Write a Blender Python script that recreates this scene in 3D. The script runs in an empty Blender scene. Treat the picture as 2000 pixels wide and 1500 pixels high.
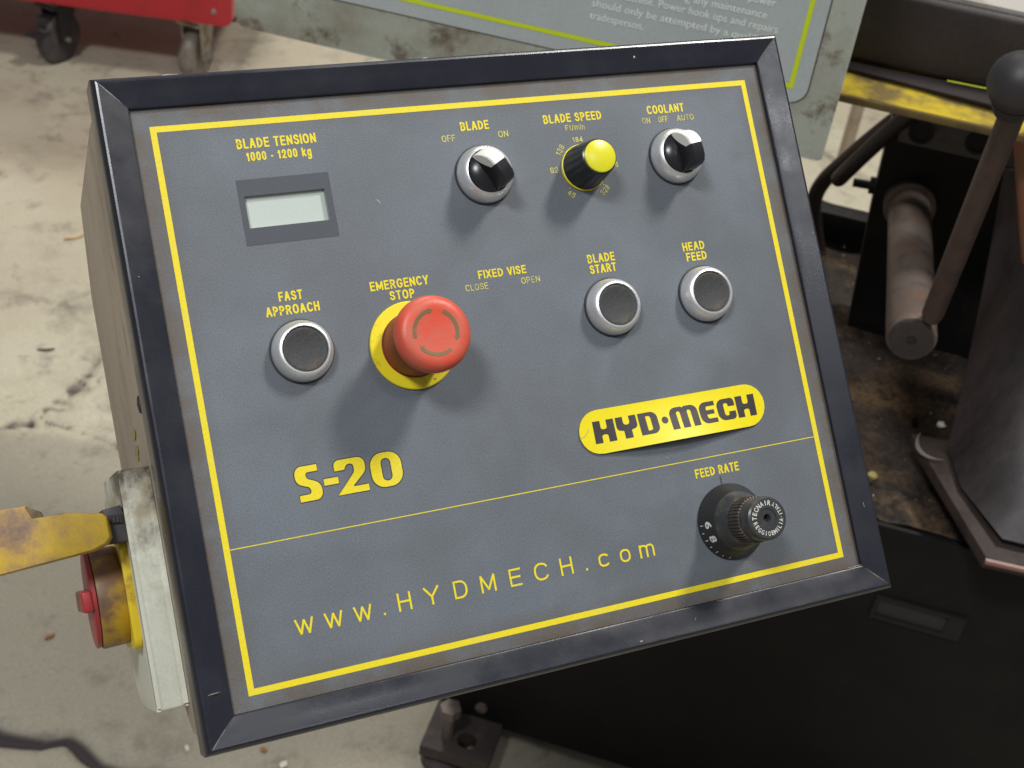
import bpy, bmesh, math, random
from mathutils import Vector, Matrix, noise
random.seed(7)
SC = bpy.context.scene
COL = SC.collection

# ------------------------------------------------------------------ camera
# axes of the camera in the world: right, down, forward (columns of R)
R = ((0.91764, -0.14873, 0.36853), (-0.38050, -0.59640, 0.70680), (0.11470, -0.78880, -0.60390))
CAM = Vector((0.0, 0.0, 1.45))
right = Vector([R[i][0] for i in range(3)]).normalized()
fwd = Vector([R[i][2] for i in range(3)]).normalized()
down = fwd.cross(right).normalized()
right = down.cross(fwd).normalized()
cam_data = bpy.data.cameras.new("camera")
cam = bpy.data.objects.new("camera", cam_data)
COL.objects.link(cam)
cam.matrix_world = Matrix(((right.x, -down.x, -fwd.x, CAM.x), (right.y, -down.y, -fwd.y, CAM.y),
                           (right.z, -down.z, -fwd.z, CAM.z), (0, 0, 0, 1)))
cam_data.sensor_width = 36.0
cam_data.lens = 48.6
cam_data.clip_start = 0.02
cam_data.clip_end = 100.0
cam_data.dof.use_dof = True
cam_data.dof.focus_distance = 0.645
cam_data.dof.aperture_fstop = 21.0
SC.camera = cam

# ------------------------------------------------------------------ light
world = bpy.data.worlds.new("World")
SC.world = world
world.use_nodes = True
bg = world.node_tree.nodes["Background"]
bg.inputs[0].default_value = (0.93, 0.97, 1.0, 1)
bg.inputs[1].default_value = 0.22
SC.view_settings.view_transform = 'Standard'
SC.view_settings.look = 'None'
SC.view_settings.exposure = -0.12
SC.view_settings.gamma = 1.0

def lamp(name, loc, target, sx, sy, power, color):
    l = bpy.data.lights.new(name, 'AREA')
    l.shape = 'RECTANGLE'
    l.size, l.size_y = sx, sy
    l.energy = power
    l.color = color
    o = bpy.data.objects.new(name, l)
    COL.objects.link(o)
    o.location = loc
    d = Vector(target) - Vector(loc)
    o.rotation_euler = d.to_track_quat('-Z', 'Y').to_euler()
    return o
lamp("overhead_light", (2.25, 0.55, 4.5), (0.6, 0.7, 0.5), 0.70, 0.50, 138, (1.0, 0.97, 0.91))
lamp("overhead_light", (-1.56, -0.60, 4.5), (0.1, 0.9, 0.5), 0.80, 0.55, 110, (0.96, 0.98, 1.0))
lamp("overhead_light", (0.77, -1.69, 4.5), (0.24, 0.46, 1.07), 0.5, 0.35, 15, (0.97, 0.98, 1.0))  # added for gloss on the frame bars, no known fixture there
lamp("overhead_light", (1.3, 4.3, 4.5), (1.2, 3.2, 0.0), 0.8, 0.4, 110, (1.0, 0.96, 0.88))  # added to brighten the far floor, no known fixture there

# ------------------------------------------------------------------ where things stand
F_PX = 2700.0
def ray(px, py):
    return (right * ((px - 1000.0) / F_PX) + down * ((py - 750.0) / F_PX) + fwd)
def on_z(px, py, z=0.0):
    r = ray(px, py)
    return CAM + r * ((z - CAM.z) / r.z)
# the saw: s runs along its front, n away from the camera, z up
DS = Vector((0.7829, -0.6221, 0)).normalized()
DN = Vector((0.6221, 0.7829, 0)).normalized()
def P(px, py, nd):                 # on an upright plane of the saw, gives (s, n, z)
    r = ray(px, py)
    p = CAM + r * ((nd - CAM.dot(DN)) / r.dot(DN))
    return Vector((p.dot(DS), nd, p.z))
def F(px, py, z):                  # on a level plane, gives (s, n, z)
    p = on_z(px, py, z)
    return Vector((p.dot(DS), p.dot(DN), z))

# ------------------------------------------------------------------ mesh helpers
def link_mesh(name, bm, mat, parent=None, smooth=35, scale=1.0, recalc=True):
    if recalc:
        bmesh.ops.recalc_face_normals(bm, faces=bm.faces)
    if scale != 1.0:
        bmesh.ops.scale(bm, vec=(scale,) * 3, verts=bm.verts)
    me = bpy.data.meshes.new(name)
    bm.to_mesh(me)
    bm.free()
    if smooth:
        me.polygons.foreach_set("use_smooth", [True] * len(me.polygons))
        me.set_sharp_from_angle(angle=math.radians(smooth))
    mats = mat if isinstance(mat, (list, tuple)) else [mat]
    for m in mats:
        me.materials.append(m)
    o = bpy.data.objects.new(name, me)
    COL.objects.link(o)
    if parent is not None:
        o.parent = parent
    return o
def tag(o, label=None, cat=None, group=None, kind=None):
    if label: o["label"] = label
    if cat: o["category"] = cat
    if group: o["group"] = group
    if kind: o["kind"] = kind
    return o
def empty(name, mat4):
    o = bpy.data.objects.new(name, None)
    o.empty_display_size = 0.05
    COL.objects.link(o)
    o.matrix_world = mat4
    return o
def box(bm, lo, hi, bevel=0.0, seg=2, M=None):
    x0, y0, z0 = lo
    x1, y1, z1 = hi
    vs = [bm.verts.new(c) for c in ((x0,y0,z0),(x1,y0,z0),(x1,y1,z0),(x0,y1,z0),(x0,y0,z1),(x1,y0,z1),(x1,y1,z1),(x0,y1,z1))]
    fs = [bm.faces.new([vs[i] for i in f]) for f in ((3,2,1,0),(4,5,6,7),(0,1,5,4),(1,2,6,5),(2,3,7,6),(3,0,4,7))]
    if bevel:
        es = set(e for f in fs for e in f.edges)
        r = bmesh.ops.bevel(bm, geom=list(es), offset=bevel, segments=seg, affect='EDGES', profile=0.5)
        vs = list(set(vs) | set(r['verts']))
        vs = [v for v in vs if v.is_valid]
    if M is not None:
        for v in vs: v.co = M @ v.co
    return vs
def prism(bm, pts, vec, bevel=0.0, seg=2):
    """closed polygon (3-D points) pushed along vec"""
    vec = Vector(vec)
    a = [bm.verts.new(p) for p in pts]
    b = [bm.verts.new(Vector(p) + vec) for p in pts]
    n = len(a)
    fs = [bm.faces.new(a[::-1]), bm.faces.new(b)]
    for i in range(n):
        fs.append(bm.faces.new((a[i], a[(i+1) % n], b[(i+1) % n], b[i])))
    if bevel:
        es = set(e for f in fs[:2] for e in f.edges)
        bmesh.ops.bevel(bm, geom=list(es), offset=bevel, segments=seg, affect='EDGES', profile=0.5)
    return a + b
def lathe(bm, prof, n=48, M=None, wob=None, close=True):
    """prof: list of (radius, height) round +Z"""
    rings = []
    for k, (r, h) in enumerate(prof):
        if r <= 1e-6:
            rings.append([bm.verts.new((0, 0, h))])
        else:
            ring = []
            for i in range(n):
                a = 2 * math.pi * i / n
                rr = r * (wob(a, k) if wob else 1)
                ring.append(bm.verts.new((rr * math.cos(a), rr * math.sin(a), h)))
            rings.append(ring)
    for r0, r1 in zip(rings, rings[1:]):
        if len(r0) == 1 and len(r1) == 1: continue
        for i in range(n):
            j = (i + 1) % n
            if len(r0) == 1: bm.faces.new((r0[0], r1[i], r1[j]))
            elif len(r1) == 1: bm.faces.new((r0[i], r0[j], r1[0]))
            else: bm.faces.new((r0[i], r0[j], r1[j], r1[i]))
    if close and len(rings[0]) > 1: bm.faces.new(rings[0][::-1])
    if close and len(rings[-1]) > 1: bm.faces.new(rings[-1])
    if M is not None:
        for ring in rings:
            for v in ring: v.co = M @ v.co
def tube(bm, pts, rads, n=16, cap=True):
    pts = [Vector(p) for p in pts]
    if not isinstance(rads, (list, tuple)): rads = [rads] * len(pts)
    rings = []
    ref = None
    for i, p in enumerate(pts):
        t = (pts[min(i+1, len(pts)-1)] - pts[max(i-1, 0)]).normalized()
        if ref is None:
            ref = t.orthogonal().normalized()
        ref = (ref - t * ref.dot(t)).normalized()
        b = t.cross(ref)
        rings.append([bm.verts.new(p + (ref * math.cos(2*math.pi*k/n) + b * math.sin(2*math.pi*k/n)) * rads[i]) for k in range(n)])
    for r0, r1 in zip(rings, rings[1:]):
        for i in range(n):
            j = (i + 1) % n
            bm.faces.new((r0[i], r0[j], r1[j], r1[i]))
    if cap:
        bm.faces.new(rings[0][::-1]); bm.faces.new(rings[-1])
def smooth_path(pts, m=8):
    pts = [Vector(p) for p in pts]
    out = []
    for i in range(len(pts) - 1):
        p0 = pts[max(i-1, 0)]; p1 = pts[i]; p2 = pts[i+1]; p3 = pts[min(i+2, len(pts)-1)]
        for k in range(m):
            t = k / m
            out.append(0.5 * ((2*p1) + (p2-p0)*t + (2*p0-5*p1+4*p2-p3)*t*t + (-p0+3*p1-3*p2+p3)*t*t*t))
    out.append(pts[-1])
    return out
def fillet(pts, seg=6):
    """[(x, y, r)] -> rounded outline"""
    out = []
    n = len(pts)
    for i in range(n):
        p = Vector(pts[i][:2]); r = pts[i][2] if len(pts[i]) > 2 else 0
        if r <= 0: out.append((p.x, p.y)); continue
        a = (Vector(pts[i-1][:2]) - p); b = (Vector(pts[(i+1) % n][:2]) - p)
        la, lb = a.length, b.length
        a.normalize(); b.normalize()
        ang = math.acos(max(-1, min(1, a.dot(b))))
        t = min(r / math.tan(ang / 2), la * 0.499, lb * 0.499)
        rr = t * math.tan(ang / 2)
        c = p + (a + b).normalized() * (rr / math.sin(ang / 2))
        s = p + a * t; e = p + b * t
        a0 = math.atan2(s.y - c.y, s.x - c.x); a1 = math.atan2(e.y - c.y, e.x - c.x)
        da = (a1 - a0 + math.pi) % (2 * math.pi) - math.pi
        for k in range(seg + 1):
            q = a0 + da * k / seg
            out.append((c.x + rr * math.cos(q), c.y + rr * math.sin(q)))
    return out

# ------------------------------------------------------------------ materials
def mat(name, base, rough=0.5, metal=0.0, dirt=None, dirt_scale=20.0, dirt_lo=0.5, dirt_hi=0.65, dirt2=None, d2_scale=60.0,
        d2_lo=0.58, d2_hi=0.66, grain=0.0, grain_scale=900.0, bump=0.0, bump_scale=400.0, coat=0.0, stretch=None, edge=None, spec=0.5,
        var=0.0, var_scale=12.0, grad=None, rvar=0.0, smear=None):
    m = bpy.data.materials.new(name)
    m.use_nodes = True
    nt = m.node_tree
    N, L = nt.nodes, nt.links
    b = N["Principled BSDF"]
    b.inputs["Roughness"].default_value = rough
    b.inputs["Metallic"].default_value = metal
    b.inputs["Specular IOR Level"].default_value = spec
    if coat:
        b.inputs["Coat Weight"].default_value = coat
        b.inputs["Coat Roughness"].default_value = 0.15
    tc = N.new("ShaderNodeTexCoord")
    mp = N.new("ShaderNodeMapping")
    L.new(tc.outputs["Object"], mp.inputs["Vector"])
    if stretch: mp.inputs["Scale"].default_value = stretch
    vec = mp.outputs["Vector"]
    rgb = N.new("ShaderNodeRGB"); rgb.outputs[0].default_value = (*base, 1)
    cur = rgb.outputs[0]
    def nz(scale, detail=4.0, rg=0.6, v=vec):
        t = N.new("ShaderNodeTexNoise"); t.inputs["Scale"].default_value = scale
        t.inputs["Detail"].default_value = detail; t.inputs["Roughness"].default_value = rg
        L.new(v, t.inputs["Vector"])
        return t.outputs["Fac"]
    def ramp(src, lo, hi):
        r = N.new("ShaderNodeMapRange"); r.inputs["From Min"].default_value = lo; r.inputs["From Max"].default_value = hi
        L.new(src, r.inputs["Value"]); return r.outputs[0]
    def mix(fac, a, bcol):
        x = N.new("ShaderNodeMix"); x.data_type = 'RGBA'
        L.new(fac, x.inputs["Factor"]); L.new(a, x.inputs["A"])
        if isinstance(bcol, tuple): x.inputs["B"].default_value = (*bcol, 1)
        else: L.new(bcol, x.inputs["B"])
        return x.outputs["Result"]
    if var:
        v = ramp(nz(var_scale, 3.0), 0.3, 0.7)
        x = N.new("ShaderNodeMapRange"); x.inputs["To Min"].default_value = 1 - var; x.inputs["To Max"].default_value = 1 + var
        L.new(v, x.inputs["Value"])
        h = N.new("ShaderNodeVectorMath"); h.operation = 'SCALE'
        L.new(cur, h.inputs[0]); L.new(x.outputs[0], h.inputs["Scale"]); cur = h.outputs[0]
    if smear:   # wiped, swirling grease: (scale, distortion, low factor, colour)
        t = N.new("ShaderNodeTexNoise"); t.inputs["Scale"].default_value = smear[0]; t.inputs["Detail"].default_value = 5
        t.inputs["Distortion"].default_value = smear[1]; L.new(vec, t.inputs["Vector"])
        r_ = ramp(t.outputs["Fac"], 0.50, 0.68)
        mu = N.new("ShaderNodeMath"); mu.operation = 'MULTIPLY'; L.new(r_, mu.inputs[0]); mu.inputs[1].default_value = smear[2]
        cur = mix(mu.outputs[0], cur, smear[3])
    def graded(f):
        if not grad: return f
        sp = N.new("ShaderNodeSeparateXYZ"); L.new(tc.outputs["Object"], sp.inputs[0])
        g_ = N.new("ShaderNodeMapRange"); g_.inputs["From Min"].default_value = grad[1]; g_.inputs["From Max"].default_value = grad[2]
        g_.inputs["To Min"].default_value = grad[3]; g_.inputs["To Max"].default_value = 1.0
        L.new(sp.outputs[grad[0]], g_.inputs["Value"])
        mu = N.new("ShaderNodeMath"); mu.operation = 'MULTIPLY'; L.new(f, mu.inputs[0]); L.new(g_.outputs[0], mu.inputs[1])
        return mu.outputs[0]
    if dirt: cur = mix(graded(ramp(nz(dirt_scale), dirt_lo, dirt_hi)), cur, dirt)
    if dirt2: cur = mix(graded(ramp(nz(d2_scale, 6.0, 0.7), d2_lo, d2_hi)), cur, dirt2)
    if rvar:
        rr = N.new("ShaderNodeMapRange"); rr.inputs["From Min"].default_value = 0.35; rr.inputs["From Max"].default_value = 0.65
        rr.inputs["To Min"].default_value = rough - rvar; rr.inputs["To Max"].default_value = rough + rvar
        L.new(nz(18.0, 5.0, 0.65), rr.inputs["Value"]); L.new(rr.outputs[0], b.inputs["Roughness"])
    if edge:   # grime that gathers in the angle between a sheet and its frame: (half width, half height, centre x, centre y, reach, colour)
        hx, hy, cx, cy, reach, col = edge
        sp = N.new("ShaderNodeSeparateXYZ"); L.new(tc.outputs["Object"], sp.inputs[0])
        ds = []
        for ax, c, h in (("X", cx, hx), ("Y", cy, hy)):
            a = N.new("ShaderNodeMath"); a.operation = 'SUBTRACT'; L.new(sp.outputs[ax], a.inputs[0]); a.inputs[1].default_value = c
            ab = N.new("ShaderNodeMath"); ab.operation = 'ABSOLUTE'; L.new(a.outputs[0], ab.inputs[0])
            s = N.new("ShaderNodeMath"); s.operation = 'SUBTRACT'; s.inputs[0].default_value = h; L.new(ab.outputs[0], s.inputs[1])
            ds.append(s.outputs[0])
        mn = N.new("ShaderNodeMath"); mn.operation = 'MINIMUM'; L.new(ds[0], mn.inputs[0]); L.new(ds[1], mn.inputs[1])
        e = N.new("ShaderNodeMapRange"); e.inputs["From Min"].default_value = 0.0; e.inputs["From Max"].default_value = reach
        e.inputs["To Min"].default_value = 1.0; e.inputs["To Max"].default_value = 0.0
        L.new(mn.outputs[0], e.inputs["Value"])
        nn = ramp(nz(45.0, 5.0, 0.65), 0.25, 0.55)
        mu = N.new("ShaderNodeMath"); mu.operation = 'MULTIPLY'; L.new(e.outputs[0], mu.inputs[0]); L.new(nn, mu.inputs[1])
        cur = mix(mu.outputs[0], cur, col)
    if grain:
        g = nz(grain_scale, 2.0, 0.8)
        x = N.new("ShaderNodeMapRange"); x.inputs["From Min"].default_value = 0.25; x.inputs["From Max"].default_value = 0.75
        x.inputs["To Min"].default_value = 1 - grain; x.inputs["To Max"].default_value = 1 + grain
        L.new(g, x.inputs["Value"])
        h = N.new("ShaderNodeVectorMath"); h.operation = 'SCALE'
        L.new(cur, h.inputs[0]); L.new(x.outputs[0], h.inputs["Scale"]); cur = h.outputs[0]
    L.new(cur, b.inputs["Base Color"])
    if bump:
        bp = N.new("ShaderNodeBump"); bp.inputs["Strength"].default_value = bump; bp.inputs["Distance"].default_value = 0.001
        L.new(nz(bump_scale, 4.0), bp.inputs["Height"]); L.new(bp.outputs[0], b.inputs["Normal"])
    return m

YEL = (0.74, 0.60, 0.008)
M_panel = mat("panel_grey_paint", (0.129, 0.146, 0.168), 0.46, spec=0.4, rvar=0.10, smear=(9.0, 2.2, 0.55, (0.095, 0.105, 0.118)), dirt=(0.110, 0.119, 0.132), dirt_scale=11, dirt_lo=0.42, dirt_hi=0.7,
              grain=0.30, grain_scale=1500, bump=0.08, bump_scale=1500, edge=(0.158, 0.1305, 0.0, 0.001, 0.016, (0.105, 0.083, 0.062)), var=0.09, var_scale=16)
M_frame = mat("frame_blue_black", (0.0125, 0.0135, 0.0215), 0.29, spec=0.6, rvar=0.08, dirt=(0.022, 0.023, 0.033), dirt_scale=30, dirt_lo=0.5, dirt_hi=0.8,
              dirt2=(0.13, 0.11, 0.09), d2_scale=55, d2_lo=0.70, d2_hi=0.78, grain=0.12, bump=0.03, bump_scale=1200)
M_boxside = mat("grimy_box_enamel", (0.40, 0.33, 0.25), 0.6, dirt=(0.25, 0.19, 0.14), dirt_scale=26, dirt_lo=0.45, dirt_hi=0.7,
                dirt2=(0.16, 0.05, 0.035), d2_scale=30, d2_lo=0.64, d2_hi=0.72, grain=0.15, stretch=(1, 0.30, 1), bump=0.2)
M_print = mat("yellow_print", YEL, 0.5, dirt=(0.50, 0.47, 0.16), dirt_scale=160, dirt_lo=0.56, dirt_hi=0.75, grain=0.12)
M_line = mat("yellow_stripe", YEL, 0.5, grain=0.10, dirt=(0.70, 0.58, 0.04), dirt_scale=60)
M_small = mat("worn_yellow_print", (0.55, 0.50, 0.10), 0.5, dirt=(0.30, 0.30, 0.16), dirt_scale=200, dirt_lo=0.45, dirt_hi=0.65)
M_badge = mat("badge_yellow", (0.76, 0.63, 0.004), 0.4, grain=0.06)
M_badgeink = mat("badge_ink", (0.035, 0.026, 0.03), 0.5, grain=0.2)
M_display = mat("display_surround", (0.052, 0.058, 0.072), 0.5, grain=0.2, grain_scale=1500)
M_lcd = mat("lcd_glass", (0.44, 0.49, 0.45), 0.35, grain=0.05)
M_lcdwall = mat("display_cut_edge", (0.25, 0.27, 0.25), 0.5)
M_steel = mat("satin_bezel_metal", (0.88, 0.88, 0.89), 0.38, metal=0.82, grain=0.12, grain_scale=1200, bump=0.05, bump_scale=1500)
M_rubber = mat("black_gasket", (0.018, 0.016, 0.017), 0.6)
M_cap = mat("worn_black_cap", (0.046, 0.047, 0.048), 0.58, spec=0.3, dirt=(0.115, 0.085, 0.052), dirt_scale=45, dirt_lo=0.48, dirt_hi=0.72, grain=0.3)
M_black = mat("glossy_black_plastic", (0.017, 0.017, 0.02), 0.28, grain=0.3)
M_white = mat("white_insert", (0.80, 0.80, 0.74), 0.35)
M_knobyel = mat("knob_cap_yellow", (0.66, 0.62, 0.02), 0.3, grain=0.08)
M_estop = mat("stop_button_red", (0.62, 0.066, 0.030), 0.42, dirt=(0.50, 0.12, 0.075), dirt_scale=60, dirt_lo=0.4, dirt_hi=0.7, bump=0.12, bump_scale=700)
M_estopshade = mat("stop_button_shaded_red", (0.24, 0.026, 0.022), 0.5, spec=0.3, dirt=(0.12, 0.025, 0.022), dirt_scale=60, dirt_lo=0.45, dirt_hi=0.7)  # button red darkened for the shade below the head
M_arrow = mat("worn_green_arrow_print", (0.17, 0.115, 0.04), 0.5, dirt=(0.36, 0.10, 0.05), dirt_scale=260, dirt_lo=0.55, dirt_hi=0.8)
M_ring = mat("yellow_plastic_disc", (0.80, 0.66, 0.015), 0.42, dirt=(0.45, 0.33, 0.03), dirt_scale=110, dirt_lo=0.55, dirt_hi=0.75, dirt2=(0.16, 0.11, 0.03), d2_scale=160, d2_lo=0.66, d2_hi=0.72)
M_dial = mat("dial_black", (0.020, 0.020, 0.022), 0.38, grain=0.25)
M_dialgrey = mat("dial_dusty_black", (0.036, 0.037, 0.040), 0.30, dirt=(0.08, 0.075, 0.068), dirt_scale=120, dirt_lo=0.5, dirt_hi=0.7)
M_knurl = mat("knurled_dusty", (0.055, 0.045, 0.038), 0.5, dirt=(0.12, 0.085, 0.065), dirt_scale=120, dirt_lo=0.48, dirt_hi=0.65)
M_whiteprint = mat("white_print", (0.60, 0.59, 0.54), 0.5, dirt=(0.35, 0.34, 0.3), dirt_scale=500, dirt_lo=0.5, dirt_hi=0.7)
M_housing = mat("stained_ivory_housing", (0.78, 0.79, 0.66), 0.5, grad=("Y", -0.085, -0.035, 0.12), dirt=(0.40, 0.35, 0.24), dirt_scale=30, dirt_lo=0.46, dirt_hi=0.6,
                dirt2=(0.10, 0.08, 0.06), d2_scale=24, d2_lo=0.44, d2_hi=0.58, grain=0.08, stretch=(1, 0.7, 0.5))
M_swyel = mat("grimy_yellow_switch", (0.50, 0.31, 0.02), 0.5, dirt=(0.19, 0.10, 0.05), dirt_scale=50, dirt_lo=0.38, dirt_hi=0.56,
              dirt2=(0.09, 0.06, 0.045), d2_scale=50, d2_lo=0.6, d2_hi=0.7)
M_flange = mat("yellow_flange", (0.72, 0.52, 0.015), 0.42, dirt=(0.35, 0.22, 0.03), dirt_scale=80, dirt_lo=0.55, dirt_hi=0.7)
M_swred = mat("switch_red", (0.42, 0.028, 0.035), 0.42, dirt=(0.25, 0.05, 0.045), dirt_scale=80, dirt_lo=0.45, dirt_hi=0.65)
M_bar = mat("yellow_painted_bar", (0.58, 0.38, 0.03), 0.5, dirt=(0.38, 0.24, 0.085), dirt_scale=34, dirt_lo=0.42, dirt_hi=0.60,
            dirt2=(0.20, 0.13, 0.10), d2_scale=34, d2_lo=0.54, d2_hi=0.68, grain=0.1)
M_barend = mat("bar_shaded_notch", (0.16, 0.11, 0.035), 0.6, dirt=(0.06, 0.045, 0.03), dirt_scale=60)  # notch's inner face, its shadow painted in as dark brown
M_clamp = mat("dusty_dark_plastic", (0.045, 0.04, 0.04), 0.55, dirt=(0.075, 0.065, 0.06), dirt_scale=80)
M_cover = mat("grey_green_cover_paint", (0.46, 0.49, 0.43), 0.5, dirt=(0.31, 0.28, 0.22), dirt_scale=13, dirt_lo=0.45, dirt_hi=0.68,
              dirt2=(0.15, 0.11, 0.075), d2_scale=24, d2_lo=0.53, d2_hi=0.66, grain=0.12, grain_scale=500, bump=0.2, bump_scale=200)
M_sticker = mat("sticker_grey", (0.43, 0.475, 0.48), 0.38, grain=0.10, grain_scale=600, var=0.05)
M_stickeredge = mat("sticker_dirty_edge", (0.07, 0.055, 0.04), 0.6)
M_lime = mat("lime_line", (0.62, 0.74, 0.010), 0.5, grain=0.1)
M_pale = mat("pale_print", (0.80, 0.86, 0.84), 0.5, grain=0.1)
M_beam = mat("oily_dark_steel", (0.022, 0.0155, 0.0145), 0.55, dirt=(0.036, 0.025, 0.022), dirt_scale=16, dirt_lo=0.4, dirt_hi=0.7, grain=0.35, grain_scale=260, bump=0.3, bump_scale=120)
M_beamtop = mat("pale_beam_top", (0.36, 0.34, 0.31), 0.6, dirt=(0.22, 0.2, 0.17), dirt_scale=20, grain=0.15)  # top face much paler than the beam's front
M_rail = mat("dirty_yellow_rail", (0.52, 0.38, 0.02), 0.5, dirt=(0.17, 0.12, 0.04), dirt_scale=22, dirt_lo=0.42, dirt_hi=0.62,
             dirt2=(0.06, 0.045, 0.03), d2_scale=70, d2_lo=0.6, d2_hi=0.7)
M_railside = mat("rail_shaded_side", (0.13, 0.085, 0.022), 0.6, dirt=(0.07, 0.045, 0.02), dirt_scale=20)  # rail yellow darkened to brown for the face in shade
M_blade = mat("dark_blade_steel", (0.03, 0.022, 0.022), 0.4, metal=0.4)
M_dark = mat("black_machine_paint", (0.0060, 0.0048, 0.0052), 0.6, spec=0.22, dirt=(0.012, 0.0095, 0.009), dirt_scale=9, dirt_lo=0.4, dirt_hi=0.75, grain=0.3, grain_scale=260)
M_plate = mat("grimy_black_plate", (0.007, 0.006, 0.006), 0.6, spec=0.25, dirt=(0.018, 0.014, 0.012), dirt_scale=14, dirt_lo=0.5, dirt_hi=0.75, grain=0.4, grain_scale=160)
M_plateedge = mat("lit_brown_plate_edge", (0.06, 0.04, 0.034), 0.6, dirt=(0.03, 0.022, 0.02), dirt_scale=30)  # brown edge, painted lighter than the plate to look lit
M_bed = mat("bed_swarf_and_rust", (0.032, 0.024, 0.019), 0.75, spec=0.2, dirt=(0.105, 0.066, 0.036), dirt_scale=11, dirt_lo=0.48, dirt_hi=0.68,
            dirt2=(0.012, 0.010, 0.010), d2_scale=26, d2_lo=0.5, d2_hi=0.66, grain=0.6, grain_scale=180, bump=1.0, bump_scale=120)
M_bracket = mat("dark_grey_bracket", (0.085, 0.075, 0.07), 0.6, dirt=(0.03, 0.025, 0.024), dirt_scale=30, grain=0.2)
M_pipe = mat("rusty_pipe", (0.125, 0.097, 0.082), 0.55, metal=0.2, dirt=(0.15, 0.088, 0.058), dirt_scale=24, dirt_lo=0.48, dirt_hi=0.65,
             dirt2=(0.075, 0.055, 0.05), d2_scale=34, d2_lo=0.5, d2_hi=0.64, grain=0.2, bump=0.4, bump_scale=160)
M_lever = mat("brown_lever_rod", (0.068, 0.038, 0.032), 0.55, dirt=(0.036, 0.022, 0.021), dirt_scale=40, bump=0.3, bump_scale=200)
M_ball = mat("dull_ball_knob", (0.030, 0.027, 0.029), 0.5, dirt=(0.03, 0.025, 0.025), dirt_scale=40)
M_cast = mat("worn_grey_casting", (0.042, 0.034, 0.035), 0.5, dirt=(0.014, 0.011, 0.011), dirt_scale=14, dirt_lo=0.4, dirt_hi=0.66, grain=0.25, grain_scale=200, stretch=(1, 1, 0.3), bump=0.3, bump_scale=100)
M_ledge = mat("brown_ledge_steel", (0.045, 0.032, 0.027), 0.6, spec=0.3, dirt=(0.028, 0.019, 0.017), dirt_scale=26, grain=0.25, grain_scale=260)
M_ledgeedge = mat("ledge_rim_highlight", (0.17, 0.12, 0.10), 0.45, dirt=(0.35, 0.08, 0.05), dirt_scale=60)  # highlight on the ledge rim painted as a bright strip, red patches in it
M_hose = mat("black_hose", (0.024, 0.017, 0.017), 0.42)
M_foot = mat("rusty_foot_plate", (0.034, 0.025, 0.022), 0.65, dirt=(0.055, 0.037, 0.03), dirt_scale=40, grain=0.3, grain_scale=300)
M_bolt = mat("dusty_zinc_bolt", (0.14, 0.11, 0.10), 0.5, metal=0.3, dirt=(0.10, 0.07, 0.055), dirt_scale=90)
M_chip = mat("bright_metal_chip", (0.34, 0.31, 0.27), 0.4, metal=0.6)
M_cart = mat("red_cart_paint", (0.45, 0.018, 0.028), 0.36, dirt=(0.26, 0.02, 0.022), dirt_scale=9, dirt_lo=0.5, dirt_hi=0.75, grain=0.1, grain_scale=300)
M_tyre = mat("grey_rubber_tyre", (0.050, 0.042, 0.045), 0.55, dirt=(0.10, 0.08, 0.06), dirt_scale=22, dirt_lo=0.5, dirt_hi=0.7)
M_fork = mat("caster_fork_dark", (0.035, 0.03, 0.034), 0.4, metal=0.3)
M_fork2 = mat("caster_fork_zinc", (0.36, 0.33, 0.27), 0.5, metal=0.3, dirt=(0.2, 0.17, 0.13), dirt_scale=30)
M_wheel2 = mat("worn_grey_wheel", (0.20, 0.17, 0.145), 0.55, dirt=(0.12, 0.09, 0.08), dirt_scale=30)
M_rivet = mat("rivet_grey", (0.30, 0.26, 0.24), 0.4, metal=0.4)
M_tan = mat("tan_post_paint", (0.36, 0.30, 0.22), 0.6, dirt=(0.25, 0.2, 0.15), dirt_scale=20)

# ------------------------------------------------------------------ floor
def poly_dist(x, y, pl):
    best = 9.0
    for (ax, ay), (bx, by) in zip(pl, pl[1:]):
        dx, dy = bx - ax, by - ay
        t = max(0, min(1, ((x-ax)*dx + (y-ay)*dy) / (dx*dx + dy*dy + 1e-12)))
        d = math.hypot(x - ax - t*dx, y - ay - t*dy)
        if d < best: best = d
    return best
def fl(px, py):
    p = on_z(px, py, 0); return (p.x, p.y)
crack1 = [fl(-60, 1405), fl(0, 1432), fl(50, 1445), fl(85, 1455), fl(130, 1448), fl(165, 1470), fl(200, 1492), fl(270, 1502), fl(380, 1530), fl(520, 1560)]
crack2 = [fl(-60, 830), fl(5, 826), fl(60, 820), fl(98, 790), fl(150, 740), fl(200, 690), fl(260, 630)]
crack3 = [fl(60, 823), fl(105, 818), fl(150, 838), fl(190, 846), fl(240, 855)]
crack4 = [fl(100, 815), fl(128, 780), fl(170, 735), fl(205, 690)]
rough_c = fl(175, 800)
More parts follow.
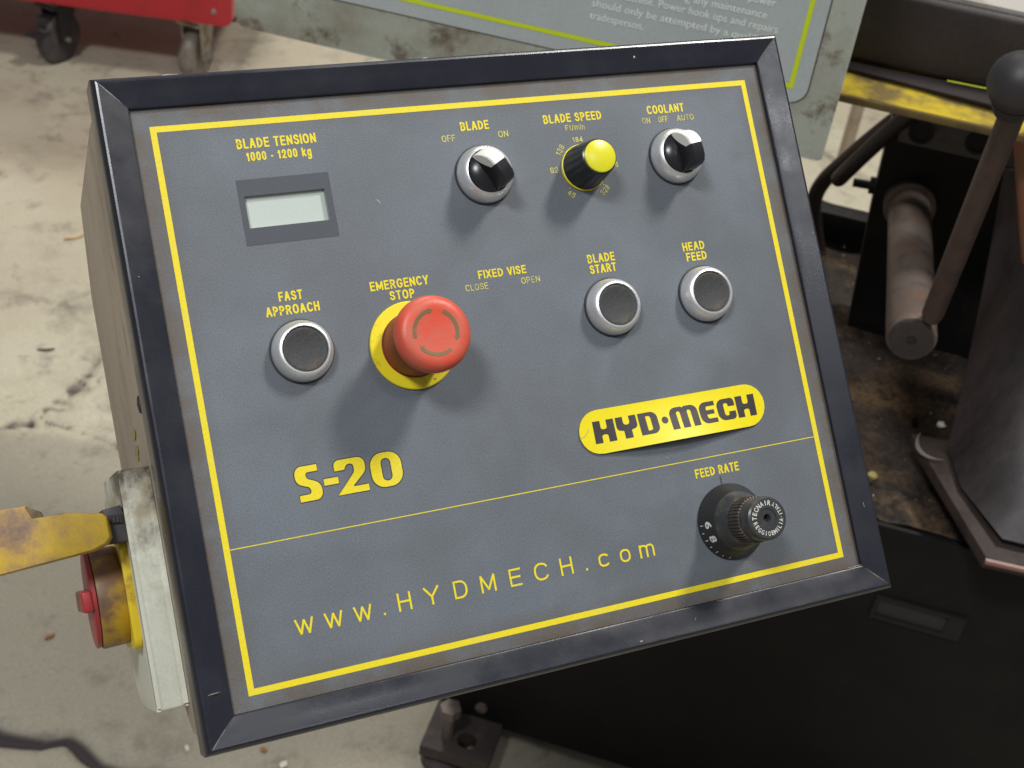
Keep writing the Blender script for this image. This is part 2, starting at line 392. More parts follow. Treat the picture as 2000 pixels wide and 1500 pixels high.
def make_floor():
    bm = bmesh.new()
    xs = [-6.0, -3.0, -1.5, -0.7]
    x = -0.5
    while x < 0.62: xs.append(x); x += 0.0055
    xs += [0.7, 0.9, 1.2, 1.6, 2.2, 3.2, 5.0, 8.0]
    ys = [-5.0, -2.0, 0.0, 0.6, 0.85]
    y = 0.95
    while y < 2.05: ys.append(y); y += 0.0055
    ys += [2.1, 2.2, 2.35, 2.5, 2.7, 3.0, 3.5, 4.2, 5.5, 8.0, 12.0]
    grid = []
    for yy in ys:
        row = []
        for xx in xs:
            h = 0.0
            if -0.5 <= xx <= 0.62 and 0.95 <= yy <= 2.05:
                jx = xx + 0.010 * noise.noise(Vector((xx*16, yy*16, 3)))
                jy = yy + 0.010 * noise.noise(Vector((xx*16, yy*16, 9)))
                d1 = poly_dist(jx, jy, crack1)
                w1 = 0.011 + 0.006 * noise.noise(Vector((xx*9, yy*9, 1)))
                if d1 < 0.05: h -= 0.0145 * math.exp(-(d1 / w1) ** 2)
                for cr, dep, wd in ((crack2, 0.0042, 0.008), (crack3, 0.0036, 0.007), (crack4, 0.0036, 0.007)):
                    d = poly_dist(jx, jy, cr)
                    if d < 0.05: h -= dep * math.exp(-(d / wd) ** 2)
                dr = math.hypot((xx - rough_c[0]) / 0.14, (yy - rough_c[1]) / 0.13)
                if dr < 1.3:
                    k = max(0.0, 1 - dr / 1.3)
                    q = noise.noise(Vector((xx*17, yy*17, 5)))
                    vd = noise.voronoi(Vector((xx*24 + q, yy*24 - q, 0)))
                    edge_ = vd[0][1] - vd[0][0]
                    h -= min(1, k*2.5) * (0.001 + 0.0055 * math.exp(-(edge_ / 0.10) ** 2) * (0.35 + abs(noise.noise(Vector((xx*11, yy*11, 8)))) * 1.6)
                                         + 0.005 * (noise.noise(vd[1][0] * 3.0) + .3))
                h += 0.0012 * noise.noise(Vector((xx*7, yy*7, 2))) + 0.0006 * noise.noise(Vector((xx*30, yy*30, 2)))
            row.append(bm.verts.new((xx, yy, h)))
        grid.append(row)
    for r0, r1 in zip(grid, grid[1:]):
        for i in range(len(r0) - 1):
            bm.faces.new((r0[i], r0[i+1], r1[i+1], r1[i]))
    return bm
def floor_material():
    m = bpy.data.materials.new("workshop_concrete")
    m.use_nodes = True
    N, L = m.node_tree.nodes, m.node_tree.links
    b = N["Principled BSDF"]; b.inputs["Roughness"].default_value = 0.75
    tc = N.new("ShaderNodeTexCoord")
    def nz(scale, det=5, rg=0.6, off=(0, 0, 0)):
        mp = N.new("ShaderNodeMapping"); mp.inputs["Location"].default_value = off
        L.new(tc.outputs["Object"], mp.inputs["Vector"])
        t = N.new("ShaderNodeTexNoise"); t.inputs["Scale"].default_value = scale; t.inputs["Detail"].default_value = det; t.inputs["Roughness"].default_value = rg
        L.new(mp.outputs[0], t.inputs["Vector"]); return t.outputs["Fac"]
    def rng(src, a, bb, c=0, d=1):
        r = N.new("ShaderNodeMapRange"); L.new(src, r.inputs["Value"])
        for k, v in zip(("From Min", "From Max", "To Min", "To Max"), (a, bb, c, d)): r.inputs[k].default_value = v
        return r.outputs[0]
    def mix(fac, a, c):
        x = N.new("ShaderNodeMix"); x.data_type = 'RGBA'; L.new(fac, x.inputs["Factor"])
        if isinstance(a, tuple): x.inputs["A"].default_value = (*a, 1)
        else: L.new(a, x.inputs["A"])
        x.inputs["B"].default_value = (*c, 1); return x.outputs["Result"]
    c = mix(rng(nz(2.2, 4), 0.35, 0.65), (0.50, 0.465, 0.355), (0.41, 0.36, 0.265))
    # darker, greyer concrete below a line across the lower left
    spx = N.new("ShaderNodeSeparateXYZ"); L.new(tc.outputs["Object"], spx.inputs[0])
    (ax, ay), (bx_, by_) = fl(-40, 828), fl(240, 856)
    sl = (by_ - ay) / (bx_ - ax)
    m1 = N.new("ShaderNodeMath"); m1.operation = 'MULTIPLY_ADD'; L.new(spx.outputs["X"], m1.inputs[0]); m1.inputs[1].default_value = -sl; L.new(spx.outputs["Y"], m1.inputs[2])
    low_left_mask = rng(m1.outputs[0], ay - sl * ax + 0.004, ay - sl * ax - 0.02, 0, 0.62)
    c = mix(low_left_mask, c, (0.245, 0.222, 0.178))
    c = mix(rng(nz(7, 6, 0.65, (3, 1, 0)), 0.52, 0.72, 0, 0.7), c, (0.30, 0.27, 0.205))
    c = mix(rng(nz(13, 7, 0.7, (5, 2, 0)), 0.55, 0.68, 0, 0.7), c, (0.17, 0.148, 0.12))
    c = mix(rng(nz(5, 6, 0.7, (8, 8, 0)), 0.56, 0.70, 0, 0.75), c, (0.19, 0.165, 0.13))
    c = mix(rng(nz(90, 3, 0.7), 0.68, 0.74, 0, 0.6), c, (0.14, 0.12, 0.10))
    # darker colour in hollows, by depth below the floor level
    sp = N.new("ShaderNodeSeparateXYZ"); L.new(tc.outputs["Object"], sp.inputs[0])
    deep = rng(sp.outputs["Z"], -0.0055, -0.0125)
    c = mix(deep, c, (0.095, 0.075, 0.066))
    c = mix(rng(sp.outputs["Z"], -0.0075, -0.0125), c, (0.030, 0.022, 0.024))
    g = rng(nz(210, 5, 0.85), 0.25, 0.75, 0.76, 1.24)
    s = N.new("ShaderNodeVectorMath"); s.operation = 'SCALE'; L.new(c, s.inputs[0]); L.new(g, s.inputs["Scale"])
    L.new(s.outputs[0], b.inputs["Base Color"])
    bp = N.new("ShaderNodeBump"); bp.inputs["Strength"].default_value = 0.6; bp.inputs["Distance"].default_value = 0.003
    L.new(nz(40, 8, 0.7), bp.inputs["Height"]); L.new(bp.outputs[0], b.inputs["Normal"])
    return m
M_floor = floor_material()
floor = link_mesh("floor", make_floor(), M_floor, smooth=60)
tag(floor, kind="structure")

# ------------------------------------------------------------------ lettering
def text_mesh(name, s, parent, material, u0, u1, base, cap, rot=0.0, bold=0.0, z=0.15, M=None, centre=None, spacing=1.0, scale=0.001, warp=None):
    """flat print: text fitted between u0 and u1 (or centred), cap height 'cap', on the sheet"""
    def conv(body, off):
        cu = bpy.data.curves.new("t", 'FONT'); cu.body = body; cu.offset = off; cu.space_character = spacing; cu.resolution_u = 3
        ob = bpy.data.objects.new("t", cu); COL.objects.link(ob)
        dg = bpy.context.evaluated_depsgraph_get()
        me = bpy.data.meshes.new_from_object(ob.evaluated_get(dg))
        bpy.data.objects.remove(ob); bpy.data.curves.remove(cu)
        return me
    me = conv(s, bold)
    if not me.vertices: return None
    hme = conv("H", bold)
    hy = [v.co.y for v in hme.vertices]; H = max(hy) - min(hy); y0 = min(hy)
    bpy.data.meshes.remove(hme)
    xs = [v.co.x for v in me.vertices]; x0, x1 = min(xs), max(xs)
    sy = cap / H
    sx = (u1 - u0) / (x1 - x0)
    c, sn = math.cos(rot), math.sin(rot)
    cx = (u0 + u1) / 2
    for v in me.vertices:
        X = (v.co.x - x0) * sx + u0; Y = (v.co.y - y0) * sy + base
        if rot:
            yc = base + cap / 2
            dx, dy = X - cx, Y - yc
            X, Y = cx + dx * c - dy * sn, yc + dx * sn + dy * c
        zz = z
        if warp: X, Y, zz = warp(X, Y, z)
        v.co = Vector((X, Y, zz)) * scale
    me.name = name
    me.materials.append(material)
    o = bpy.data.objects.new(name, me); COL.objects.link(o)
    if parent is not None: o.parent = parent
    if M is not None: o.matrix_local = M
    return o
def outline_bm(loops_sets, z, warp=None, sub=None):
    """loops_sets: list of shapes, each a list of loops (outer, holes...)"""
    bm = bmesh.new()
    for loops in loops_sets:
        es = []
        for lp in loops:
            vs = [bm.verts.new((x, y, z)) for x, y in lp]
            for a, b in zip(vs, vs[1:] + vs[:1]): es.append(bm.edges.new((a, b)))
        bmesh.ops.triangle_fill(bm, use_beauty=True, use_dissolve=False, edges=es)
    for f in bm.faces:
        if f.normal.z < 0: f.normal_flip()
    if warp:
        for v in bm.verts: v.co = Vector(warp(v.co.x, v.co.y, v.co.z))
    return bm

# ------------------------------------------------------------------ control box
U = Vector((1, 0, 0)); Vv = Vector((0, math.sqrt(.5), math.sqrt(.5))); Nn = Vector((0, -math.sqrt(.5), math.sqrt(.5)))
PC = Vector((0.2426, 0.4598, 1.0722))
PM = Matrix(((U.x, Vv.x, Nn.x, PC.x), (U.y, Vv.y, Nn.y, PC.y), (U.z, Vv.z, Nn.z, PC.z), (0, 0, 0, 1)))
CB = empty("control_box", PM)
tag(CB, "tilted grey control box with yellow lettering, knobs and a red emergency button", "control box")
mm = 0.001
def cpart(name, bm, m, parent=None, smooth=35, loc=None):
    o = link_mesh(name, bm, m, parent or CB, smooth=smooth, scale=mm)
    if loc: o.location = Vector(loc) * mm
    return o
# housing
bm = bmesh.new()
prof = [(143, -7), (142.5, -58), (134, -160), (86, -184), (-40, -180), (-100, -120), (-141, -60), (-142, -7)]
prism(bm, [(-168, v, w) for v, w in prof], (337, 0, 0), bevel=2.0, seg=2)
cpart("housing", bm, M_boxside, smooth=40)
# face plate with the display opening
LC = (-114.6, -78.3, 74.4, 88.9)
bm = bmesh.new()
px0, px1, py0, py1 = -160.5, 161, -131.5, 134
a, b_, c_, d_ = LC
xs = [px0, a, b_, px1]; ys = [py0, c_, d_, py1]
gv = [[bm.verts.new((x, y, 0)) for x in xs] for y in ys]
for j in range(3):
    for i in range(3):
        if i == 1 and j == 1: continue
        bm.faces.new((gv[j][i], gv[j][i+1], gv[j+1][i+1], gv[j+1][i]))
cpart("face_plate", bm, M_panel, smooth=0)
# frame of four mitred bars
uc, vc, hw, hh = 0.3, 1.0, 158.3, 130.8
fprof = [(-2, -1.0), (-0.6, -0.8), (-0.55, 1.3), (-0.3, 1.9), (0.4, 2.2), (6, 3.2), (10.0, 4.5), (11.0, 4.75), (11.9, 4.5), (12.8, 3.5), (13.5, 1.8), (13.8, -0.2), (13.8, -13.0), (12.8, -14.0), (9.0, -14.0)]
def ring_pt(side, end, d, w):
    sx = {0: (-1, 1), 1: (1, 1), 2: (1, -1), 3: (-1, -1)}[(side + end) % 4]
    return (uc + sx[0] * (hw + d), vc + sx[1] * (hh + d), w)
for side in range(4):
    bm = bmesh.new()
    L_ = [[bm.verts.new(ring_pt(side, e, d, w)) for d, w in fprof] for e in (0, 1)]
    g = 0.12
    for k in range(len(fprof) - 1):
        bm.faces.new((L_[0][k], L_[1][k], L_[1][k+1], L_[0][k+1]))
    bmesh.ops.subdivide_edges(bm, edges=[e for e in bm.edges if abs((e.verts[0].co - e.verts[1].co).length) > 100], cuts=24)
    for v in bm.verts:      # knocks and slight unevenness of a hand-folded edge
        if v.co.z > 2:
            v.co.z += 0.18 * noise.noise(v.co * 0.05)
            v.co.x += 0.12 * noise.noise(v.co * 0.03 + Vector((9, 0, 0)))
            v.co.y += 0.12 * noise.noise(v.co * 0.03 + Vector((0, 9, 0)))
    cpart("frame_bar", bm, M_frame, smooth=28)
# mitre weld beads (worn pale lines in the corners)
M_mitre = mat("worn_mitre_seam", (0.17, 0.16, 0.15), 0.4, dirt=(0.05, 0.05, 0.06), dirt_scale=140, dirt_lo=0.4, dirt_hi=0.6)
for side in range(4):
    bm = bmesh.new()
    pts = [ring_pt(side, 0, d, w - 0.12) for d, w in fprof[4:8]]
    tube(bm, pts, [0.15, 0.4, 0.3, 0.15], n=6)
    cpart("mitre_seam", bm, M_mitre)
# chips where the paint has been knocked off the frame
M_nick = mat("bare_metal_nick", (0.42, 0.36, 0.33), 0.4, metal=0.3, dirt=(0.2, 0.15, 0.13), dirt_scale=300)
for (u_, v_, w_, ln, wd, an) in ((120, -141.6, 3.5, 7.0, .55, 3), (30, -139.2, 4.75, .9, 1.5, 70), (-165.6, 58, 4.2, .7, .7, 20), (-164.8, -118.5, 4.3, 5.0, .35, 4), (-138, 145.1, 2.2, 7.5, .8, 0),
                                 (168.5, 40, 4.4, 1.5, .4, 80), (169.8, -20, 3.9, 1.1, .5, 60), (165.5, -100, 3.6, 2.5, .25, 95), (88, 138.4, 3.4, 1.6, .9, 70), (-90, -133.5, 2.6, 2.2, .22, 10), (60, -136, 3.1, 3.5, .22, 50),
                                 (168.0, 101, 4.4, 2.0, .35, 88), (-20, 145.2, 2.0, 3.0, .5, 0), (152.5, -128.9, 2.3, 9.0, .35, 1)):
    bm = bmesh.new()
    ca, sa = math.cos(math.radians(an)), math.sin(math.radians(an))
    pts = []
    for k in range(9):
        a_ = 2 * math.pi * k / 9; q = 1 + .4 * random.uniform(-1, 1)
        x_, y_ = ln / 2 * q * math.cos(a_), wd / 2 * q * math.sin(a_)
        pts.append((u_ + x_ * ca - y_ * sa, v_ + x_ * sa + y_ * ca, w_ - .5))
    prism(bm, pts, (0, 0, .62))
    cpart("paint_chip", bm, M_nick, smooth=0)
# display
D = empty("display", Matrix.Identity(4)); D.parent = CB
bm = bmesh.new()
u0, u1, v0, v1 = -117.2, -75.3, 66.7, 96.3
xs = [u0, a - .01, b_ + .01, u1]; ys = [v0, c_ - .01, d_ + .01, v1]
gv = [[bm.verts.new((x, y, 0.12)) for x in xs] for y in ys]
for j in range(3):
    for i in range(3):
        if not (i == 1 and j == 1): bm.faces.new((gv[j][i], gv[j][i+1], gv[j+1][i+1], gv[j+1][i]))
bpy.data.objects.remove(D)
D = cpart("display", bm, M_display, smooth=0)
bm = bmesh.new()
dz = -2.2
A4 = [(a, c_), (b_, c_), (b_, d_), (a, d_)]
for (x0, y0), (x1, y1) in zip(A4, A4[1:] + A4[:1]):
    bm.faces.new([bm.verts.new(p) for p in ((x0, y0, 0.11), (x1, y1, 0.11), (x1, y1, dz), (x0, y0, dz))])
cpart("display_rim", bm, M_lcdwall, D, smooth=0)
bm = bmesh.new()
bm.faces.new([bm.verts.new((x, y, dz + 0.05)) for x, y in A4])
cpart("screen", bm, M_lcd, D, smooth=0)
# printed stripes
def frame_strip(name, x0, y0, x1, y1, t, z, m, parent=None):
    bm = bmesh.new()
    o = [(x0, y0), (x1, y0), (x1, y1), (x0, y1)]
    i_ = [(x0 + t, y0 + t), (x1 - t, y0 + t), (x1 - t, y1 - t), (x0 + t, y1 - t)]
    vo = [bm.verts.new((*p, z)) for p in o]; vi = [bm.verts.new((*p, z)) for p in i_]
    for k in range(4): bm.faces.new((vo[k], vo[(k+1) % 4], vi[(k+1) % 4], vi[k]))
    return cpart(name, bm, m, parent, smooth=0)
frame_strip("border_stripe", -150, -123.3, 150, 123.3, 2.7, 0.12, M_line)
bm = bmesh.new()
bm.faces.new([bm.verts.new(p) for p in ((-147.2, -62.1, .12), (147.2, -62.1, .12), (147.2, -61.68, .12), (-147.2, -61.68, .12))])
cpart("divider_line", bm, M_print, smooth=0)
# words
GL = {
 "A": (.66, [[(0,0),(.45,1),(.55,1),(1,0)], [(.17,.33),(.83,.33)]]),
 "B": (.62, [[(0,.53),(0,1),(.93,1,.23),(.93,.53,.23),(0,.53),(0,0),(1,0,.25),(1,.53,.25),(.6,.53)]]),
 "C": (.66, [[(1,.76),(1,1,.36),(0,1,.36),(0,0,.36),(1,0,.36),(1,.24)]]),
 "D": (.64, [[(0,.5),(0,0),(1,0,.36),(1,1,.36),(0,1),(0,.5)]]),
 "E": (.56, [[(1,1),(0,1),(0,0),(1,0)], [(0,.52),(.92,.52)]]),
 "F": (.54, [[(1,1),(0,1),(0,0)], [(0,.50),(.86,.50)]]),
 "G": (.68, [[(1,.72),(1,1,.36),(0,1,.36),(0,0,.36),(1,0,.30),(1,.46),(.55,.46)]]),
 "H": (.62, [[(0,0),(0,1)], [(1,0),(1,1)], [(0,.52),(1,.52)]]),
 "I": (.15, [[(.5,0),(.5,1)]]),
 "L": (.52, [[(0,1),(0,0),(1,0)]]),
 "M": (.80, [[(0,0),(0,1),(.5,.12),(1,1),(1,0)]]),
 "N": (.64, [[(0,0),(0,1),(1,0),(1,1)]]),
 "O": (.68, [[(0,.5),(0,0,.34),(1,0,.34),(1,1,.34),(0,1,.34),(0,.5)]]),
 "P": (.58, [[(0,0),(0,1),(1,1,.25),(1,.46,.25),(0,.46)]]),
 "R": (.63, [[(0,0),(0,1),(.94,1,.25),(.94,.48,.25),(0,.48)], [(.55,.46),(1,0)]]),
 "S": (.60, [[(.96,.72),(.96,1,.26),(.03,1,.26),(.03,.55,.22),(1,.49,.22),(1,0,.26),(0,0,.26),(0,.28)]]),
 "T": (.58, [[(0,1),(1,1)], [(.5,1),(.5,0)]]),
 "U": (.62, [[(0,1),(0,0,.30),(1,0,.30),(1,1)]]),
 "V": (.64, [[(0,1),(.45,0),(.55,0),(1,1)]]),
 "X": (.64, [[(0,0),(1,1)], [(0,1),(1,0)]]),
 "Y": (.64, [[(0,1),(.5,.43),(1,1)], [(.5,.46),(.5,0)]]),
 "0": (.50, [[(0,.5),(0,0,.25),(1,0,.25),(1,1,.25),(0,1,.25),(0,.5)]]),
 "1": (.34, [[(0,.74),(.75,.98),(.75,0)]]),
 "2": (.50, [[(0,.70),(0,1,.25),(1,1,.25),(1,.56,.2),(0,.05),(0,0),(1,0)]]),
 "3": (.50, [[(0,.76),(0,1,.24),(.95,1,.24),(.95,.53,.2),(.4,.53),(1,.53,.22),(1,0,.24),(0,0,.24),(0,.24)]]),
 "4": (.54, [[(.74,0),(.74,1),(0,.28),(0,.24),(1,.24)]]),
 "6": (.50, [[(.95,.78),(.95,1,.22),(0,1,.25),(0,0,.25),(1,0,.24),(1,.60,.22),(0,.60,.1),(0,.3)]]),
 "7": (.48, [[(0,1),(1,1),(1,.95),(.35,0)]]),
 "8": (.50, [[(.5,.53),(.06,.53,.2),(.06,1,.2),(.94,1,.2),(.94,.53,.2),(.5,.53)], [(.5,.53),(0,.53,.22),(0,0,.24),(1,0,.24),(1,.53,.22),(.5,.53)]]),
 "9": (.50, [[(.05,.22),(.05,0,.22),(1,0,.25),(1,1,.25),(0,1,.24),(0,.40,.22),(1,.40,.1),(1,.6)]]),
 "-": (.26, [[(0,.36),(1,.36)]]),
 ".": (.12, [[(.5,0),(.5,.02)]]),
 "/": (.3, [[(0,0),(1,1)]]),
 "k": (.48, [[(0,0),(0,1)], [(.95,.72),(.05,.30)], [(.36,.42),(1,0)]]),
 "g": (.48, [[(1,.36),(1,.72,.2),(0,.72,.2),(0,0,.2),(1,0,.2),(1,.36)], [(1,.75),(1,-.28,.22),(0,-.28,.22),(0,-.16)]]),
 "t": (.28, [[(.45,.95),(.45,0,.1),(1,0)], [(0,.72),(1,.72)]]),
 "i": (.15, [[(.5,0),(.5,.74)], [(.5,.88),(.5,1.02)]]),
 "n": (.44, [[(0,0),(0,.74)], [(0,.45),(0,.72,.18),(1,.72,.22),(1,0)]]),
 "m": (.80, [[(0,0),(0,.74)], [(0,.45),(0,.72,.16),(.5,.72,.18),(.5,0)], [(.5,.45),(.5,.72,.16),(1,.72,.18),(1,0)]]),
 "w": (.80, [[(0,.75),(.25,-.02),(.5,.72),(.75,-.02),(1,.75)]]),
 "c": (.50, [[(1,.58),(1,.72,.24),(0,.72,.24),(0,0,.24),(1,0,.24),(1,.14)]]),
 "o": (.52, [[(0,.36),(0,0,.24),(1,0,.24),(1,.72,.24),(0,.72,.24),(0,.36)]]),
}
def open_fillet(pts, seg=6):
    out = []
    last = len(pts) - 1
    for i, p in enumerate(pts):
        if len(p) < 3 or i in (0, last): out.append(Vector(p[:2])); continue
        c0 = Vector(p[:2]); a = Vector(pts[i-1][:2]) - c0; b = Vector(pts[i+1][:2]) - c0
        la = a.length * (.5 if len(pts[i-1]) > 2 and i - 1 > 0 else .97)
        lb = b.length * (.5 if len(pts[i+1]) > 2 and i + 1 < last else .97)
        a.normalize(); b.normalize()
        ta, tb = min(p[2], la), min(p[2], lb)          # elliptical corner
        s_, e_ = c0 + a * ta, c0 + b * tb
        for k in range(seg + 1):
            q = math.pi / 2 * k / seg
            out.append(c0 + a * ta * (1 - math.sin(q)) + b * tb * (1 - math.cos(q)))
    return out
def ribbon(bm, pts, t, z, tr):
    clean = [pts[0]]
    for p in pts[1:]:
        if (p - clean[-1]).length > 1e-4: clean.append(p)
    n = len(clean)
    closed = (clean[0] - clean[-1]).length < 1e-3
    L_ = []
    for i, p in enumerate(clean):
        a = (p - clean[i-1]).normalized() if i else None
        b = (clean[i+1] - p).normalized() if i < n - 1 else None
        if closed and i == 0: a = (clean[0] - clean[-2]).normalized()
        if closed and i == n - 1: b = (clean[1] - clean[0]).normalized()
        if a is None: a = b
        if b is None: b = a
        na = Vector((-a.y, a.x)); nb = Vector((-b.y, b.x))
        m = na + nb
        if m.length < 1e-3: m = na
        m.normalize()
        k = min(1.3, 1 / max(.3, m.dot(na)))
        L_.append((bm.verts.new(tr(p + m * (t/2*k), z)), bm.verts.new(tr(p - m * (t/2*k), z))))
    for (a0, a1), (b0, b1) in zip(L_, L_[1:]):
        bm.faces.new((a0, a1, b1, b0))
def word(s, u0, u1, base, cap, m=None, bold=0.018, weight=None, rot=0.0):
    """words cut as strokes of even width, squeezed to fit between u0 and u1"""
    t = weight if weight else (0.185 if bold >= .01 else 0.15)
    gaps = .13
    total = sum(.26 if c == " " else GL[c][0] + .0 for c in s) + gaps * (len(s) - 1)
    k = (u1 - u0) / (total * cap)
    cx, cy = (u0 + u1) / 2, base + cap / 2
    cr, sr = math.cos(rot), math.sin(rot)
    def tr(p, z):
        x, y = u0 + p.x * cap, base + p.y * cap
        if rot:
            dx, dy = x - cx, y - cy
            x, y = cx + dx * cr - dy * sr, cy + dx * sr + dy * cr
        return (x, y, z)
    bm = bmesh.new()
    x = 0.0
    for ci, c in enumerate(s):
        if c == " ": x += (.26 + gaps) * k; continue
        w_, strokes = GL[c]
        w_ *= k
        for q, st_ in enumerate(strokes):
            pts = []
            for p in st_:
                X = x + t/2 + p[0] * (w_ - t) if w_ > t else x + w_/2
                Y = p[1]
                if Y >= 0: Y = (t/2 + Y * (1 - t)) if not (c in "wcomnkgti" and Y == 0) else t/2
                # ends of straight stems reach the cap line and the base line
                pts.append((X, Y, p[2]) if len(p) > 2 else (X, Y))
            fp = open_fillet(pts)
            for e, f_ in ((0, 1), (-1, -2)):
                if (fp[0] - fp[-1]).length < 1e-3: break
                d = (fp[e] - fp[f_])
                if d.length > 1e-6: fp[e] = fp[e] + d.normalized() * (t/2 if not (s[ci] in "CcSG") else 0)
            # sharp turns: separate straight pieces that overlap, each a hair above the last
            runs = [[fp[0]]]
            for a in range(1, len(fp) - 1):
                d0 = fp[a] - fp[a-1]; d1 = fp[a+1] - fp[a]
                runs[-1].append(fp[a])
                if d0.length > 1e-5 and d1.length > 1e-5 and d0.angle(d1) > math.radians(75 if c not in "EFLTPBDR" else 100):
                    runs[-1][-1] = fp[a] + d0.normalized() * t * .22
                    runs.append([fp[a] - d1.normalized() * t * .22])
            runs[-1].append(fp[-1])
            for rn, run in enumerate(runs):
                ribbon(bm, run, t, 0.15 + .004 * q + .003 * rn, tr)
        x += w_ + gaps * k
    bmesh.ops.recalc_face_normals(bm, faces=bm.faces)
    for f in bm.faces:
        if f.normal.z < 0: f.normal_flip()
    o = link_mesh("lettering", bm, m or M_print, CB, smooth=0, scale=mm, recalc=False)
    o["writing"] = s
    return o
word("BLADE TENSION", -114.1, -78.0, 110.1, 4.6)
word("1000 - 1200 kg", -110.6, -81.2, 104.3, 4.1, bold=0.012)
word("BLADE", -8.4, 6.0, 109.5, 4.4)
word("BLADE SPEED", 34.3, 65.4, 109.4, 4.4)
word("COOLANT", 90.8, 111.6, 109.7, 4.4)
word("OFF", -18.6, -11.9, 105.0, 3.2, M_small, bold=0.006)
word("ON", 9.9, 15.0, 104.9, 3.2, M_small, bold=0.006)
word("Ft/min", 45.0, 55.3, 105.1, 2.9, M_small, bold=0.0)
word("ON", 87.0, 91.5, 105.2, 3.0, M_small, bold=0.006)
word("OFF", 96.0, 101.4, 105.2, 3.0, M_small, bold=0.006)
word("AUTO", 106.6, 116.2, 105.1, 3.0, M_small, bold=0.006)
word("184", 47.5, 53.1, 99.1, 2.7, M_small, bold=0.01)
word("138", 37.2, 42.8, 94.7, 2.8, M_small, bold=0.006, rot=math.radians(52))
word("92", 32.9, 37.0, 85.2, 2.8, M_small, bold=0.006)
word("46", 39.6, 43.6, 72.8, 2.8, M_small, bold=0.006, rot=math.radians(-40))
word("328", 56.7, 62.3, 73.0, 2.8, M_small, bold=0.006, rot=math.radians(40))
word("276", 63.6, 69.2, 84.9, 2.8, M_small, bold=0.006)
word("FAST", -107.6, -96.9, 40.5, 4.3)
word("APPROACH", -114.3, -90.2, 34.4, 4.3)
word("EMERGENCY", -65.8, -37.9, 39.8, 4.3)
word("STOP", -57.4, -45.6, 34.5, 4.3)
word("FIXED VISE", -13.5, 10.7, 39.0, 4.0)
word("CLOSE", -20.9, -9.6, 34.0, 3.1, M_small, bold=0.008)
word("OPEN", 7.2, 16.8, 34.1, 3.1, M_small, bold=0.008)
word("BLADE", 43.0, 57.6, 39.6, 4.3)
word("START", 43.3, 57.3, 34.4, 4.3)
word("HEAD", 95.2, 107.5, 39.5, 4.3)
word("FEED", 96.2, 107.6, 34.3, 4.3)
word("FEED RATE", 77.3, 101.6, -70.9, 4.4, bold=0.010)
url = "www.HYDMECH.com"
ux = dict(enumerate((-121.7, -108.7, -95.6, -86.1, -76.4, -63.6, -50.0, -36.7, -23.3, -10.5, 2.3, 12.2, 21.3, 32.6, 44.1)))
uw = {"w": 8.2, ".": 1.1, "H": 6.2, "Y": 7.2, "D": 6.4, "M": 7.2, "E": 5.8, "C": 6.8, "c": 5.2, "o": 5.4, "m": 7.8}
for k, ch in enumerate(url):
    w_ = uw[ch]
    word(ch, ux[k] - w_/2, ux[k] + w_/2, -102.5, 8.0, weight=0.115)
# dial ticks round the speed knob
bm = bmesh.new()
KS = (50.3, 86.2)
for ang in (180, 135, 225, 315):
    x = KS[0] + 12.9 * math.cos(math.radians(ang)); y = KS[1] + 12.9 * math.sin(math.radians(ang))
    bmesh.ops.create_circle(bm, cap_ends=True, segments=8, radius=0.38, matrix=Matrix.Translation((x, y, 0.14)))
for q in ((49.9, 96.2, 50.7, 98.2),):
    bm.faces.new([bm.verts.new(p) for p in ((q[0], q[1], .14), (q[2], q[1], .14), (q[2], q[3], .14), (q[0], q[3], .14))])
cpart("scale_mark", bm, M_small, smooth=0)

# model name, cut as outlines
def S_(h, ox, oy): return [(x * h * .86 + ox, y * h + oy) for x, y in fillet([(.78, 1), (0, 1, .42), (0, .53, .25), (.47, .37, .13), (.47, .185, .1), (.06, .185), (.06, 0), (.84, 0, .42), (.84, .46, .28), (.36, .64, .13), (.36, .815, .1), (.78, .815)], 8)]
def two(h, ox, oy): return [(x * h * 1.06 + ox, y * h + oy) for x, y in fillet([(.0, .70, 0), (.0, 1, .34), (.86, 1, .38), (.86, .58, .3), (.43, .185, .02), (.88, .185), (.88, 0), (0, 0), (.54, .60, .15), (.54, .85, .14), (.34, .85, .12), (.28, .70, .04)], 8)]
def zero(h, ox, oy, w=.92): return [[(x * h + ox, y * h + oy) for x, y in fillet([(0, 0, .38), (0, 1, .38), (w, 1, .38), (w, 0, .38)], 8)],
                            [(x * h + ox, y * h + oy) for x, y in fillet([(.32, .17, .14), (.32, .83, .14), (w - .32, .83, .14), (w - .32, .17, .14)], 6)]]
def grow(lp, d):
    n = len(lp); out = []
    A = sum(lp[i][0] * lp[(i+1) % n][1] - lp[(i+1) % n][0] * lp[i][1] for i in range(n))
    sg = 1 if A > 0 else -1
    for i in range(n):
        a, b, c = Vector(lp[i-1]), Vector(lp[i]), Vector(lp[(i+1) % n])
        t = (c - a)
        if t.length < 1e-9: out.append((b.x, b.y)); continue
        t.normalize()
        out.append((b.x + sg * t.y * d, b.y - sg * t.x * d))
    return out
h = 15.3; oy = -47.6
shapes = [[S_(h, -114.6, oy)], [[(-99.4, oy + 4.9), (-92.9, oy + 4.9), (-92.9, oy + 7.7), (-99.4, oy + 7.7)]], [two(h, -96.9, oy)], zero(h, -80.7, oy, w=.935)]
shapes[1] = [[(-102.3, oy + 5.3), (-95.8, oy + 5.3), (-95.8, oy + 8.2), (-102.3, oy + 8.2)]]
for sh in shapes:
    cpart("model_lettering_edge", outline_bm([[grow(lp, 0.45 if k == 0 else -0.4) for k, lp in enumerate(sh)]], 0.10), M_badgeink, smooth=0)
    cpart("model_lettering", outline_bm([sh], 0.16), M_line, smooth=0)

